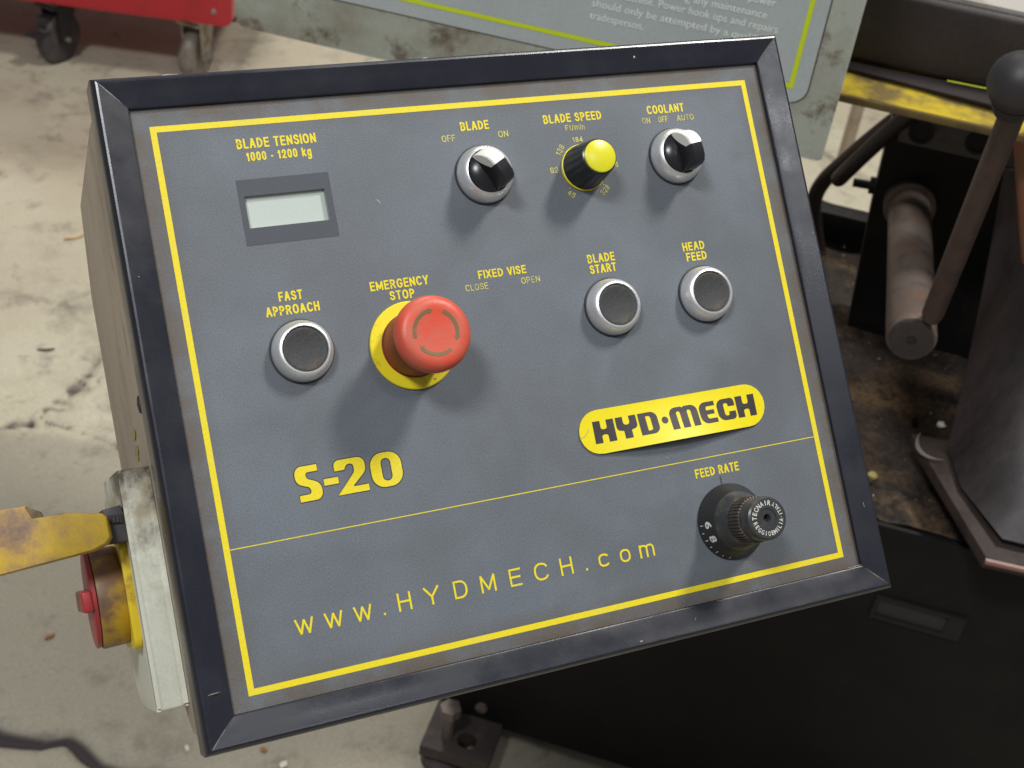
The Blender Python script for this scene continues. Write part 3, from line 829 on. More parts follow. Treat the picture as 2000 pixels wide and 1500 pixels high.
# badge: a thin plate whose lower edge has come away from the sheet
def lift(x, y, z):
    t = max(0.0, min(1.0, (x - 24) / 98.0))
    k = math.sin(math.pi * t) ** 1.6
    s = max(0.0, min(1.0, (-30.0 - y) / 21.0))
    return (x, y, z + 4.6 * k * s ** 1.4)
bm = bmesh.new()
bx0, bx1, by0, by1 = 21.2, 122.6, -50.9, -30.0
nx, ny = 60, 12
rows = []
r = (by1 - by0) / 2; cy = (by0 + by1) / 2
for j in range(ny + 1):
    t = -math.cos(math.pi * j / ny)
    y = cy + t * r
    e = math.sqrt(max(0, r*r - (y - cy)**2))
    xa, xb = bx0 + r - e, bx1 - r + e
    rows.append([bm.verts.new((xa + (xb - xa) * i / nx, y, 0.35)) for i in range(nx + 1)])
for r0, r1 in zip(rows, rows[1:]):
    for i in range(nx):
        try: bm.faces.new((r0[i], r0[i+1], r1[i+1], r1[i]))
        except ValueError: pass
bmesh.ops.remove_doubles(bm, verts=bm.verts, dist=1e-4)
bmesh.ops.recalc_face_normals(bm, faces=bm.faces)
for f in bm.faces:
    if f.normal.z < 0: f.normal_flip()
ex = bmesh.ops.extrude_face_region(bm, geom=list(bm.faces))
for g_ in ex['geom']:
    if isinstance(g_, bmesh.types.BMVert): g_.co.z += 0.35
for v in bm.verts: v.co = Vector(lift(*v.co))
badge = cpart("badge", bm, M_badge, smooth=40)
badge["label"] = "peeling yellow oval name badge"
def LT(ch, ox, oy, h, w=1.0):
    G = {
     "H": [[(0,0),(0,1),(.34,1),(.34,.60,.1),(.62,.60,.1),(.62,1),(.96,1),(.96,0),(.62,0),(.62,.36,.1),(.34,.36,.1),(.34,0)]],
     "Y": [[(0,1),(.33,1),(.33,.62,.13),(.62,.62,.13),(.62,1),(.95,1),(.95,.42,.22),(.65,.36,.03),(.65,0),(.30,0),(.30,.36,.03),(0,.42,.22)]],
     "D": [[(0,0),(0,1),(.88,1,.30),(.88,0,.30)], [(.34,.17),(.34,.83),(.56,.83,.1),(.56,.17,.1)]],
     "M": [[(0,0),(0,1,.36),(.62,1,.16),(.68,.94),(.74,1,.16),(1.36,1,.36),(1.36,0),(1.03,0),(1.03,.80,.09),(.85,.80,.09),(.85,0),(.51,0),(.51,.80,.09),(.33,.80,.09),(.33,0)]],
     "E": [[(.80,0),(0,0,.34),(0,1,.34),(.80,1),(.80,.79),(.34,.79,.1),(.34,.61),(.72,.61),(.72,.41),(.34,.41),(.34,.21,.1),(.80,.21)]],
     "C": [[(0,0,.34),(0,1,.34),(.90,1,.34),(.90,.62),(.56,.62),(.56,.79,.1),(.34,.79,.1),(.34,.21,.1),(.56,.21,.1),(.56,.38),(.90,.38),(.90,0,.34)]],
    }[ch]
    return [[(x * h * w + ox, y * h + oy) for x, y in fillet(lp, 5)] for lp in G]
hb = 10.6; x = 28.6; wv = 1.07; yb = -45.9
for ch in "HYD":
    wdt = {"H": .96, "Y": .95, "D": .88}[ch] * hb * wv
    cpart("badge_lettering", outline_bm([LT(ch, x, yb, hb, wv)], 0.78, warp=lift), M_badgeink, badge, smooth=0)
    x += wdt + 1.0
dot = [(x + 2.6 + 1.75 * math.cos(k * math.pi / 8), yb + 5.4 + 1.75 * math.sin(k * math.pi / 8)) for k in range(16)]
cpart("badge_lettering", outline_bm([[dot]], 0.78, warp=lift), M_badgeink, badge, smooth=0)
x += 5.6
for ch in "MECH":
    wdt = {"M": 1.36, "E": .80, "C": .90, "H": .96}[ch] * hb * wv
    cpart("badge_lettering", outline_bm([LT(ch, x, yb, hb, wv)], 0.78, warp=lift), M_badgeink, badge, smooth=0)
    x += wdt + 0.95

# push buttons and selector switches
bez_prof = [(13.75, 0.05), (13.75, 1.2), (13.6, 2.6), (13.2, 4.4), (12.5, 6.2), (11.6, 7.5), (10.9, 8.0), (10.35, 8.05), (10.05, 7.7), (10.0, 5.0)]
bez_sel = [(13.75, 0.05), (13.75, 1.2), (13.6, 2.6), (13.1, 4.6), (12.2, 6.6), (11.2, 7.8), (10.6, 8.1), (10.2, 7.6), (10.15, 4.0)]
cap_prof = [(0.0, 6.2), (3.0, 6.3), (6.0, 6.65), (8.5, 7.15), (9.4, 7.35), (9.8, 7.1), (9.85, 4.0)]
def push(uu, vv, label):
    bm = bmesh.new(); lathe(bm, bez_prof, 64, close=False)
    o = cpart("push_button", bm, M_steel, loc=(uu, vv, 0), smooth=50)
    o["label"] = label
    bm = bmesh.new(); lathe(bm, [(14.35, 0.05), (14.35, 0.9), (13.6, 1.0)], 48, close=False)
    cpart("gasket", bm, M_rubber, o)
    bm = bmesh.new(); lathe(bm, cap_prof, 48, close=False)
    cpart("button_cap", bm, M_cap, o, smooth=60)
push(-101.6, 17.4, "push button under the FAST APPROACH lettering")
push(50.8, 17.2, "push button under the BLADE START lettering")
push(102.0, 17.0, "push button under the HEAD FEED lettering")

def selector(uu, vv, deg, label):
    """pointer towards deg (0 = right, 90 = up the sheet)"""
    bm = bmesh.new(); lathe(bm, bez_sel, 64, close=False)
    o = cpart("selector_switch", bm, M_steel, loc=(uu, vv, 0), smooth=50)
    o["label"] = label
    bm = bmesh.new(); lathe(bm, [(14.35, 0.05), (14.35, 0.9), (13.6, 1.0)], 48, close=False)
    cpart("gasket", bm, M_rubber, o)
    # round base of the handle: dome that drops towards the rim
    bm = bmesh.new(); lathe(bm, [(0, 10.6), (4, 10.3), (7, 9.4), (9, 8.2), (9.9, 7.4), (10.0, 5)], 48, close=False)
    cpart("handle_base", bm, M_black, o, smooth=60)
    # wing: along x; pointer end at +x is low, rises to the middle, black end stays high
    Mr = Matrix.Rotation(math.radians(deg), 4, 'Z')
    def wing(st, name, m, lift_=0.0):
        bm = bmesh.new()
        secs = []
        for x, zt, wb, wt in st:
            secs.append([bm.verts.new(Mr @ Vector(p)) for p in ((x, -wb, 6.5), (x, -wt - .15 * (wb - wt), zt * .75 + 2.0), (x, -wt, zt - .7), (x, -wt + .7, zt + lift_), (x, wt - .7, zt + lift_), (x, wt, zt - .7), (x, wt + .15 * (wb - wt), zt * .75 + 2.0), (x, wb, 6.5))])
        for a_, b2 in zip(secs, secs[1:]):
            for k in range(7): bm.faces.new((a_[k], b2[k], b2[k+1], a_[k+1]))
        bm.faces.new(secs[0]); bm.faces.new(secs[-1][::-1])
        return cpart(name, bm, m, o, smooth=32)
    wing([(0.4, 22.9, 3.4, 3.3), (-3, 22.9, 3.4, 3.3), (-6.0, 22.4, 3.3, 3.3), (-8.2, 21.2, 3.2, 3.1), (-9.4, 18.8, 3.0, 2.9), (-9.9, 12.0, 2.8, 2.7)], "handle_wing", M_black)
    wing([(9.0, 8.2, 3.0, 2.7), (8.2, 12.0, 3.2, 2.9), (6.5, 16.0, 3.4, 3.05), (3.5, 20.0, 3.4, 3.1), (0.5, 22.2, 3.4, 3.1)], "handle_web", M_black)
    bm = bmesh.new()
    secs = []
    for x, zt, zl_, hw_ in ((9.9, 8.6, 8.0, 2.6), (9.6, 11.8, 8.2, 3.1), (8.7, 15.2, 8.9, 3.3), (7.0, 18.8, 10.2, 3.4), (5.0, 21.1, 12.2, 3.45), (2.8, 22.5, 14.8, 3.45), (0.4, 22.95, 18.2, 3.45)):
        secs.append([bm.verts.new(Mr @ Vector(p)) for p in ((x, -hw_ + .1, zl_), (x, -hw_, zt - .8), (x, -hw_ + .6, zt), (x, hw_ - .6, zt), (x, hw_, zt - .8), (x, hw_ - .1, zl_))])
    for a_, b2 in zip(secs, secs[1:]):
        for k in range(6): bm.faces.new((a_[k], b2[k], b2[(k+1) % 6], a_[(k+1) % 6]))
    bm.faces.new(secs[0]); bm.faces.new(secs[-1][::-1])
    cpart("pointer_insert", bm, M_white, o, smooth=38)
selector(-1.2, 87.6, 118, "selector switch between OFF and ON, pointer turned to OFF")
selector(101.2, 87.2, 97, "coolant selector switch with its white pointer near OFF")

# blade speed knob
bm = bmesh.new(); lathe(bm, [(11.5, 0.1), (11.5, 1.3), (10.4, 1.9)], 48, close=False)
K = cpart("speed_knob", bm, M_ring, loc=(KS[0], KS[1], 0), smooth=40)
bm = bmesh.new()
def flute(a, k): return 1 - (0.035 if 0 < k < 5 else 0.0) * (0.5 + 0.5 * math.cos(18 * a)) ** 2
lathe(bm, [(11.1, 1.6), (11.0, 2.6), (10.5, 7), (9.5, 14), (8.9, 18.3), (8.6, 19.4), (7.9, 19.8)], 96, wob=flute, close=False)
cpart("knob_body", bm, M_black, K, smooth=40)
bm = bmesh.new(); lathe(bm, [(7.95, 19.6), (7.8, 20.6), (7.0, 21.0), (0, 21.2)], 48, close=False)
cpart("knob_cap", bm, M_knobyel, K, smooth=50)

# emergency stop
bm = bmesh.new(); lathe(bm, [(20.2, 0.1), (20.2, 1.1), (19.7, 1.5), (0, 1.5)], 64, close=False)
E_ = cpart("emergency_stop", bm, M_ring, loc=(-50.9, 13.0, 0), smooth=30)
bm = bmesh.new(); lathe(bm, [(15.0, 1.5), (15.0, 2.1), (13.6, 2.3)], 48, close=False)
cpart("collar", bm, M_estopshade, E_, smooth=40)
bm = bmesh.new(); lathe(bm, [(14.5, 1.9), (14.6, 8.0), (14.7, 16.0), (14.9, 22.0), (15.1, 25.5), (14.2, 26.5)], 64, close=False)
cpart("button_stem", bm, M_estopshade, E_, smooth=50)
bm = bmesh.new(); lathe(bm, [(14.0, 25.2), (15.6, 25.6), (16.6, 26.8), (17.0, 28.4), (17.0, 30.2), (16.6, 32.2), (15.7, 33.9), (14.2, 35.0), (12.4, 35.45), (10.6, 35.45), (8.5, 35.2), (5.0, 35.0), (0, 34.95)], 72, close=False)
cpart("button_head", bm, M_estop, E_, smooth=70)
bm = bmesh.new()
def arc_arrow(a0, a1, r=9.7, w=.80, z=35.5):
    n = 14
    def zz(rad): return 35.46 if rad > 10.6 else 35.22 + (rad - 8.5) / 2.1 * 0.25
    prev = None
    for k in range(n + 1):
        a = math.radians(a0 + (a1 - a0) * k / n)
        pr = [bm.verts.new((rr * math.cos(a), rr * math.sin(a), zz(rr) + 0.12)) for rr in (r - w, r + w)]
        if prev: bm.faces.new((prev[0], prev[1], pr[1], pr[0]))
        prev = pr
    a = math.radians(a1); s = 1 if a1 > a0 else -1
    b2 = math.radians(a1 + s * 11)
    t = [bm.verts.new((rr * math.cos(q), rr * math.sin(q), zz(min(rr, 10.6)) + 0.14)) for rr, q in ((r - 1.5, a), (r + 1.2, a), (r, b2))]
    bm.faces.new(t)
arc_arrow(188, 100); arc_arrow(62, -18); arc_arrow(302, 222)
cpart("arrow_print", bm, M_arrow, E_, smooth=0)

# feed rate dial
bm = bmesh.new(); lathe(bm, [(18.4, 0.1), (18.4, 0.8), (14.25, 9.0), (14.0, 9.8), (11.4, 14.6), (11.0, 15.2), (10.4, 15.3)], 72, close=False)
FD = cpart("feed_dial", bm, M_dialgrey, loc=(91.6, -94.4, 0), smooth=24)
bm = bmesh.new(); lathe(bm, [(18.47, 0.2), (18.47, 0.82), (14.30, 9.05)], 72, close=False)
cpart("scale_ring", bm, M_dial, FD, smooth=24)
bm = bmesh.new()
def knurl(a, k): return 1 + 0.028 * (1 if math.cos(40 * a) > 0 else -1) * (1 if k < 3 else 0)
lathe(bm, [(10.5, 15.0), (10.6, 15.6), (10.6, 25.0), (9.9, 25.4)], 240, wob=knurl, close=False)
cpart("knurled_grip", bm, M_knurl, FD, smooth=20)
bm = bmesh.new(); lathe(bm, [(10.0, 25.0), (10.25, 26.0), (10.3, 32.0), (10.0, 33.4), (9.2, 34.0), (4.6, 34.0), (4.4, 33.6), (2.0, 33.5), (1.7, 33.0), (1.6, 29.5), (0, 29.5)], 64, close=False)
cpart("grip_cap", bm, M_dialgrey, FD, smooth=30)
# engraved words round the cap
CW = {"I": .09, "M": .42, "\u00b7": .10, "L": .28, "E": .29}
def ring_text(s, r, a_mid, step, size, z, parent, m):
    n = len(s)
    for k, ch in enumerate(s):
        if ch == " ": continue
        a = a_mid - (k - (n - 1) / 2) * step
        o = text_mesh("cap_lettering", ch, parent, m, -size * CW.get(ch, .36), size * CW.get(ch, .36), r - size / 2, size, bold=0.02, z=z)
        if o: o.rotation_euler = (0, 0, math.radians(a - 90))
ring_text("TECNAIR", 7.1, 122, 16.5, 2.3, 34.1, FD, M_whiteprint)
def ring_text_in(s, r, a_mid, step, size, z, parent, m, w=.34):
    """letters whose feet point outwards, running counter-clockwise"""
    n = len(s)
    for k, ch in enumerate(s):
        if ch == " ": continue
        a = a_mid + (k - (n - 1) / 2) * step
        o = text_mesh("cap_lettering", ch, parent, m, -size * CW.get(ch, w), size * CW.get(ch, w), -r - size / 2, size, bold=0.02, z=z)
        if o: o.rotation_euler = (0, 0, math.radians(a + 90))
ring_text_in("REGGIO", 7.1, 228, 14.5, 2.1, 34.1, FD, M_whiteprint)
ring_text_in("EMILIA", 7.1, 311, 13.0, 2.1, 34.1, FD, M_whiteprint)
ring_text_in("\u00b7ITALY", 7.1, 384, 12.0, 2.0, 34.1, FD, M_whiteprint)
# numerals and ticks on the sloping scale ring
def on_ring(o, ang, tiltz):
    pass
RS = Vector((-4.17, 0, 8.23)).normalized()        # up the black cone, at angle 0
def ring_num(ch, ang, w=3.5, hgt=3.6, z0=5.9):
    a = math.radians(ang)
    out = Vector((math.cos(a), math.sin(a), 0))
    X = Vector((-math.sin(a), math.cos(a), 0)); Y = out * RS.x + Vector((0, 0, RS.z)); Z = X.cross(Y)
    M = Matrix(((X.x, Y.x, Z.x, 0), (X.y, Y.y, Z.y, 0), (X.z, Y.z, Z.z, 0), (0, 0, 0, 1)))
    t_ = (z0 - 0.82) / 8.23
    M.translation = (out * (18.47 - 4.17 * t_) + Vector((0, 0, z0))) * mm
    return text_mesh("scale_numeral", ch, FD, M_whiteprint, -w/2, w/2, -hgt/2, hgt, bold=0.03, z=0.12, M=M)
for ch, ang in (("6", 177), ("8", 202)):
    ring_num(ch, ang)
bm = bmesh.new()
for k in range(7):
    a = math.radians(177 + 12.2 * k)
    out = Vector((math.cos(a), math.sin(a), 0)); tg = Vector((-math.sin(a), math.cos(a), 0))
    def cone(z): return out * (18.47 - 4.17 * (z - 0.82) / 8.23 + 0.1) + Vector((0, 0, z))
    h0, h1 = 1.8, (3.3 if k % 2 == 0 else 2.9)
    pts = [cone(h0) - tg * .2, cone(h0) + tg * .2, cone(h1) + tg * .2, cone(h1) - tg * .2]
    bm.faces.new([bm.verts.new(p) for p in pts])
o = cpart("scale_tick", bm, M_whiteprint, FD, smooth=0); o["kind"] = "stuff"
# index line above the dial
bm = bmesh.new()
bm.faces.new([bm.verts.new(p) for p in ((90.0, -78.6, .14), (91.0, -78.6, .14), (90.9, -71.9, .14), (90.2, -71.9, .14))])
cpart("index_line", bm, M_display, smooth=0)
# small pale scratches on the sheet
for (x0, y0, x1, y1, t) in ((-55.0, 81.3, -53.4, 79.2, .3), (64, -58.5, 64.6, -58.2, .4), (83.0, -50.0, 83.5, -49.7, .3)):
    bm = bmesh.new()
    d = Vector((x1 - x0, y1 - y0)).normalized(); nn = Vector((-d.y, d.x)) * t
    bm.faces.new([bm.verts.new((x, y, .15)) for x, y in ((x0 - nn.x, y0 - nn.y), (x1 - nn.x*.3, y1 - nn.y*.3), (x1 + nn.x*.3, y1 + nn.y*.3), (x0 + nn.x, y0 + nn.y))])
    cpart("scratch", bm, M_beamtop, smooth=0)
bm = bmesh.new()
tube(bm, [Vector(lift(x, y, 0.75)) for x, y in ((20.9, -42.6), (24.0, -41.2), (26.4, -38.4))], [.12, .16, .10], n=5)
cpart("badge_scratch", bm, M_boxside, badge)

# flakes of old paint showing on the side of the housing
M_flake = mat("yellow_paint_flake", (0.36, 0.27, 0.06), 0.6, dirt=(0.25, 0.2, 0.12), dirt_scale=90)
M_flake2 = mat("red_paint_flake", (0.32, 0.07, 0.05), 0.6, dirt=(0.2, 0.1, 0.08), dirt_scale=90)
def side_pt(px, py):
    o = PC + U * (-168.35 * mm); r_ = ray(px, py)
    p = CAM + r_ * ((o - CAM).dot(U) / r_.dot(U))
    q = PM.inverted() @ p
    return Vector((q.x, q.y, q.z)) * 1000
for (x, y, ry, rz, m_) in ((262, 850, 3.2, 9, M_flake), (267, 882, 3.6, 8, M_flake), (203, 312, 3.5, 8, M_flake2), (194, 268, 4.0, 7, M_flake2)):
    c_ = side_pt(x, y)
    bm = bmesh.new()
    pts = []
    for k in range(11):
        a_ = 2 * math.pi * k / 11; rr = 1 + .35 * random.uniform(-1, 1)
        pts.append((-168.30, c_.y + ry * rr * math.cos(a_), c_.z + rz * rr * math.sin(a_)))
    prism(bm, pts, (-.12, 0, 0))
    cpart("paint_flake", bm, m_, smooth=0)

# screw on the side of the housing
bm = bmesh.new()
lathe(bm, [(4.6, 0), (4.6, 1.6), (3.6, 3.4), (0, 4.0)], 20, M=Matrix.Translation((-168, 7.5, -24)) @ Matrix.Rotation(-math.pi/2, 4, 'Y'))
cpart("side_screw", bm, M_rubber)

# main switch on the left side: ivory enclosure, yellow body, red handle
bm = bmesh.new()
outl = fillet([(-17.5, -52, 1.5), (-17.5, -148, 16), (-130, -148, 22), (-127, -54, 1.5)], 6)
prism(bm, [(-168.2, v, w) for v, w in outl], (-14.0, 0, 0), bevel=3.6, seg=5)
SW = cpart("main_switch", bm, M_housing, smooth=50)
SW["label"] = "stained ivory switch enclosure on the left side"
ax = Matrix.Translation((-182.2, -73.0, -92)) @ Matrix.Rotation(-math.pi/2, 4, 'Y')
bm = bmesh.new(); 
fl_ = fillet([(-25.5, -25.5, 5), (25.5, -25.5, 5), (25.5, 25.5, 5), (-25.5, 25.5, 5)], 5)
prism(bm, [(-182.2, -73 + x, -92 + y) for x, y in fl_], (-3.6, 0, 0), bevel=0.7)
cpart("switch_flange", bm, M_flange, SW, smooth=40)
bm = bmesh.new(); lathe(bm, [(22.5, 3.4), (23.2, 4.2), (23.6, 15.0), (23.2, 16.0), (22.0, 16.2), (20, 16.0)], 64, M=ax)
cpart("switch_body", bm, M_swyel, SW, smooth=40)
bm = bmesh.new(); lathe(bm, [(20.0, 15.6), (22.6, 16.6), (22.8, 18.4), (22.0, 18.9), (0, 18.9)], 64, M=ax)
cpart("switch_disc", bm, M_swred, SW, smooth=40)
bm = bmesh.new()
box(bm, (-205.4, -78.0, -112), (-200.6, -68.0, -68), bevel=1.2, seg=3)
cpart("switch_handle", bm, M_swred, SW, smooth=40)
# support arm behind the box
bm = bmesh.new()
PMi = PM.inverted()
pa = PMi @ Vector((0.26, 0.575, 0.965)); pb = PMi @ Vector((0.56, 1.115, 0.555))
tube(bm, [pa * 1000, (pa * 1000 + pb * 1000) / 2, pb * 1000], 22, n=20)
cpart("support_arm", bm, M_dark)

# yellow bar with its dark clamp
YB = empty("steel_bar", PM)
tag(YB, "chipped yellow notched bar reaching in from the left edge above the red switch handle", "bar")
def ypt(px, py, w):                # point on the plane w above the sheet (mm)
    o = PC + Nn * (w * mm); r_ = ray(px, py)
    p = CAM + r_ * ((o - CAM).dot(Nn) / r_.dot(Nn))
    q = PMi @ p
    return (q.x * 1000, q.y * 1000, q.z * 1000)
bm = bmesh.new()
front = [ypt(x, y, -46) for x, y in ((-120, 1014), (0, 997), (50, 988), (60, 1017), (124, 1001), (198, 1002), (207, 1008), (215, 1048), (207, 1061), (180, 1075), (0, 1122), (-120, 1152))]
prism(bm, front, (2.0, -0.6, -9), bevel=0.7, seg=2)
link_mesh("bar_body", bm, M_bar, YB, smooth=40, scale=mm)
bm = bmesh.new()
q = [ypt(x, y, -46.3) for x, y in ((50.5, 989), (78, 999), (83, 1010), (60.5, 1016.5))]
prism(bm, q, (1.0, -0.3, -8), bevel=0.3)
link_mesh("notch_shade_face", bm, M_barend, YB, smooth=30, scale=mm)
bm = bmesh.new()
q = [ypt(x, y, -54) for x, y in ((200, 996), (235, 986), (262, 1056), (212, 1062))]
prism(bm, q, (0, 0, -26), bevel=0.8)
link_mesh("clamp", bm, M_clamp, YB, smooth=30, scale=mm)
bm = bmesh.new()
q = [ypt(x, y, -52.5) for x, y in ((204, 1008), (238, 1004), (240, 1020), (207, 1024))]
prism(bm, q, (0, 0, -2.5))
link_mesh("clamp_gap", bm, M_rubber, YB, smooth=0, scale=mm)
bm = bmesh.new()
for x in (213, 221, 228):
    q = [ypt(xx, y, -51.8) for xx, y in ((x, 1010), (x + 3, 1009), (x + 4, 1019), (x + 1, 1020))]
    prism(bm, q, (0, 0, -1.5))
link_mesh("clamp_tooth", bm, M_clamp, YB, smooth=0, scale=mm)

# ------------------------------------------------------------------ band saw behind
SMAT = Matrix(((DS.x, DN.x, 0, 0), (DS.y, DN.y, 0, 0), (0, 0, 1, 0), (0, 0, 0, 1)))
OR = Vector((0.1, 1.4, 0))
SAW = empty("band_saw", SMAT @ Matrix.Translation(OR))
tag(SAW, "band saw with grey-green sign cover, yellow blade rail and black cabinet", "saw")
def spart(name, bm, m, parent=None, smooth=35):
    if parent is None or parent is SAW:
        bmesh.ops.translate(bm, vec=-OR, verts=bm.verts)
    o = link_mesh(name, bm, m, parent or SAW, smooth=smooth)
    return o
def sub(name, bm, m, parent, smooth=35):
    bmesh.ops.translate(bm, vec=-OR, verts=bm.verts)
    return link_mesh(name, bm, m, parent, smooth=smooth)
# cover with its sign
NC = 1.15
pl = P(458, 50, NC); pr = P(1604, 316, NC)
zb = (pl.z + pr.z) / 2
bm = bmesh.new()
outl = fillet([(pl.x, zb, .010), (pr.x, zb, .004), (pr.x, zb + .55, .02), (pl.x, zb + .55, .02)], 6)
prism(bm, [(x, NC, z) for x, z in outl], (0, 0.09, 0), bevel=0.0015, seg=2)
COV = spart("cover", bm, M_cover)
s_corner = P(1556, 198, NC); s_bot = P(1070, 92, NC); s_b2 = P(665, 0, NC); s_right = P(1624, 0, NC)
zst = (s_bot.z + s_b2.z) / 2
xst = P(1590, 120, NC).x + 0.001
def flat(name, loops, y, m, parent):
    bm = bmesh.new()
    for loop in loops:
        bm.faces.new([bm.verts.new((x, y, z)) for x, z in loop])
    return sub(name, bm, m, parent, smooth=0)
xl = pl.x + .012
ro = fillet([(xl, zst, .012), (xst, zst, .016), (xst, zst + .5, .016), (xl, zst + .5, .012)], 8)
ro2 = fillet([(xl - .0012, zst - .0012, .013), (xst + .0012, zst - .0012, .017), (xst + .0012, zst + .501, .017), (xl - .0012, zst + .501, .012)], 8)
flat("sticker_edge", [ro2], NC - .0006, M_stickeredge, COV)
STK = flat("sign_sticker", [ro], NC - .0012, M_sticker, COV)
g1 = P(790, 2, NC); g2 = P(1160, 84, NC); g3 = P(1546, 172, NC); g4 = P(1594, 10, NC)
zl = (g1.z + g2.z + g3.z) / 3; xr = (g3.x + g4.x) / 2; t = .0042
xl2 = xl + .014
flat("sticker_line", [[(xl2, zl), (xr, zl), (xr, zl + t), (xl2, zl + t)], [(xr - t, zl + t), (xr, zl + t), (xr, zl + .45), (xr - t, zl + .45)]], NC - .0016, M_lime, COV)
def sign_line(s, pa_, pb_, capm):
    A = P(*pa_, NC); B = P(*pb_, NC)
    o = text_mesh("sign_lettering", s, COV, M_pale, A.x - OR.x, B.x - OR.x, (A.z + B.z) / 2, capm, z=0, scale=1.0, bold=0.01)
    for v in o.data.vertices:
        v.co = Vector((v.co.x, NC - .0018 - OR.y, v.co.y))
    return o
sign_line("tradesperson.", (1152, 34), (1256, 58), .0068)
sign_line("should only be attempted by a qualified", (1157, 9), (1500, 88), .0068)
sign_line("machine. Power hook ups and repairs", (1209, -6), (1518, 66), .0068)
sign_line("ing any maintenance", (1325, -3), (1497, 36), .0068)
sign_line("or power", (1436, -5), (1515, 12), .0068)
# beam, blade, yellow rail
NB = 1.30
zt = (P(1800, 2, NB).z + P(2000, 32, NB).z) / 2
zbm = (P(1660, 121, NB).z + P(1940, 176, NB).z) / 2
bm = bmesh.new(); box(bm, (-0.55, NB, zbm), (0.9, NB + .16, zt), bevel=.006, seg=3)
spart("beam", bm, M_beam)
bm = bmesh.new(); box(bm, (-0.55, NB + .008, zt + .0002), (0.9, NB + .15, zt + .004))
spart("beam_top_plate", bm, M_beamtop)
# blade: a strip with teeth that turns as it leaves the guide
bm = bmesh.new()
q0 = P(1600, 108, NB - .004); q1 = P(2060, 200, NB - .004)
r0 = P(1600, 119, NB - .006); r1 = P(2060, 236, NB - .030)
n = 90
top = [bm.verts.new(q0.lerp(q1, k / n)) for k in range(n + 1)]
bot = [bm.verts.new(r0.lerp(r1, k / n)) for k in range(n + 1)]
for k in range(n):
    bm.faces.new((top[k], top[k+1], bot[k+1], bot[k]))
    tip = bm.verts.new(r0.lerp(r1, (k + .8) / n) + Vector((0, -.0004, -.0046)))
    bm.faces.new((bot[k], bot[k+1], tip))
spart("saw_blade", bm, M_blade, smooth=0)
bm = bmesh.new()
e0 = P(1700, 139, NB - .008); e1 = P(1945, 178, NB - .008)
tube(bm, [P(1850, 157.5, NB - .008), P(1945, 176.5, NB - .008)], .0006, n=6)
spart("blade_edge_glint", bm, M_lime)
# rail
RN = NB - .05
ra0 = P(1600, 176, RN); ra1 = P(2060, 268, RN)
zr = (P(1640, 186, RN).z + P(1948, 246, RN).z) / 2
bm = bmesh.new()
ztop = (P(1658, 128, NB - .002).z + P(1940, 190, NB - .002).z) / 2
pr_ = [(RN, zr), (NB + .03, ztop), (NB + .03, zr - .03), (RN + .01, zr - .012)]
prism(bm, [(-0.5, y, z) for y, z in pr_], (1.4, 0, 0), bevel=.0015)
spart("blade_rail", bm, M_rail)
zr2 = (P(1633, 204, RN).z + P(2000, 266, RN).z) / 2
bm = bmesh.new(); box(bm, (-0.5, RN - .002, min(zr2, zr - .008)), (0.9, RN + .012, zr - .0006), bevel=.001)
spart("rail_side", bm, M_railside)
# cabinet, bed
CN = 1.13
bm = bmesh.new(); box(bm, (-0.250, CN, 0.035), (1.0, CN + .66, 0.525), bevel=.004)
spart("cabinet", bm, M_dark)
bm = bmesh.new()
nxg, nyg = 60, 40
rows = []
for j in range(nyg + 1):
    row = []
    for i in range(nxg + 1):
        x = -0.245 + 1.24 * i / nxg; y = CN + .005 + .65 * j / nyg
        row.append(bm.verts.new((x, y, .530 + .008 * noise.noise(Vector((x*14, y*14, 0))) + .004 * noise.noise(Vector((x*50, y*50, 1))))))
    rows.append(row)
for r0_, r1_ in zip(rows, rows[1:]):
    for i in range(nxg): bm.faces.new((r0_[i], r0_[i+1], r1_[i+1], r1_[i]))
spart("bed", bm, M_bed, smooth=60)
# rear rim of the bed (black bar) and its short foot
k0 = F(1560, 405, .58); k1 = F(1720, 436, .58)
bm = bmesh.new(); box(bm, (k0.x - .3, (k0.y + k1.y)/2, .535), (k1.x + .5, (k0.y + k1.y)/2 + .03, .580), bevel=.003)
spart("rear_rim", bm, M_plate)
# slot in the cabinet front
sl = [P(x, y, CN) for x, y in ((1707, 1166), (1890, 1206), (1872, 1240), (1697, 1200))]
zs1 = (sl[0].z + sl[1].z)/2; zs0 = (sl[2].z + sl[3].z)/2
M_slot = mat("slot_edge_black", (0.004, 0.0035, 0.004), 0.7)
M_slotin = mat("slot_inner_grey", (0.024, 0.022, 0.022), 0.7)
bm = bmesh.new()
x0, x1 = sl[3].x, sl[1].x
for lo, hi in (((x0, CN - .004, zs0 - .003), (x1, CN - .0003, zs0 + .002)), ((x0, CN - .004, zs1 - .002), (x1, CN - .0003, zs1 + .003)),
               ((x0, CN - .0045, zs0), (x0 + .004, CN - .0006, zs1)), ((x1 - .018, CN - .0045, zs0), (x1, CN - .0006, zs1))):
    box(bm, lo, hi)
spart("slot_frame", bm, M_slot, smooth=0)
bm = bmesh.new(); box(bm, (x0 + .004, CN - .001, zs0 + .002), (x1 - .018, CN - .0002, zs1 - .002))
spart("slot_panel", bm, M_slotin, smooth=0)
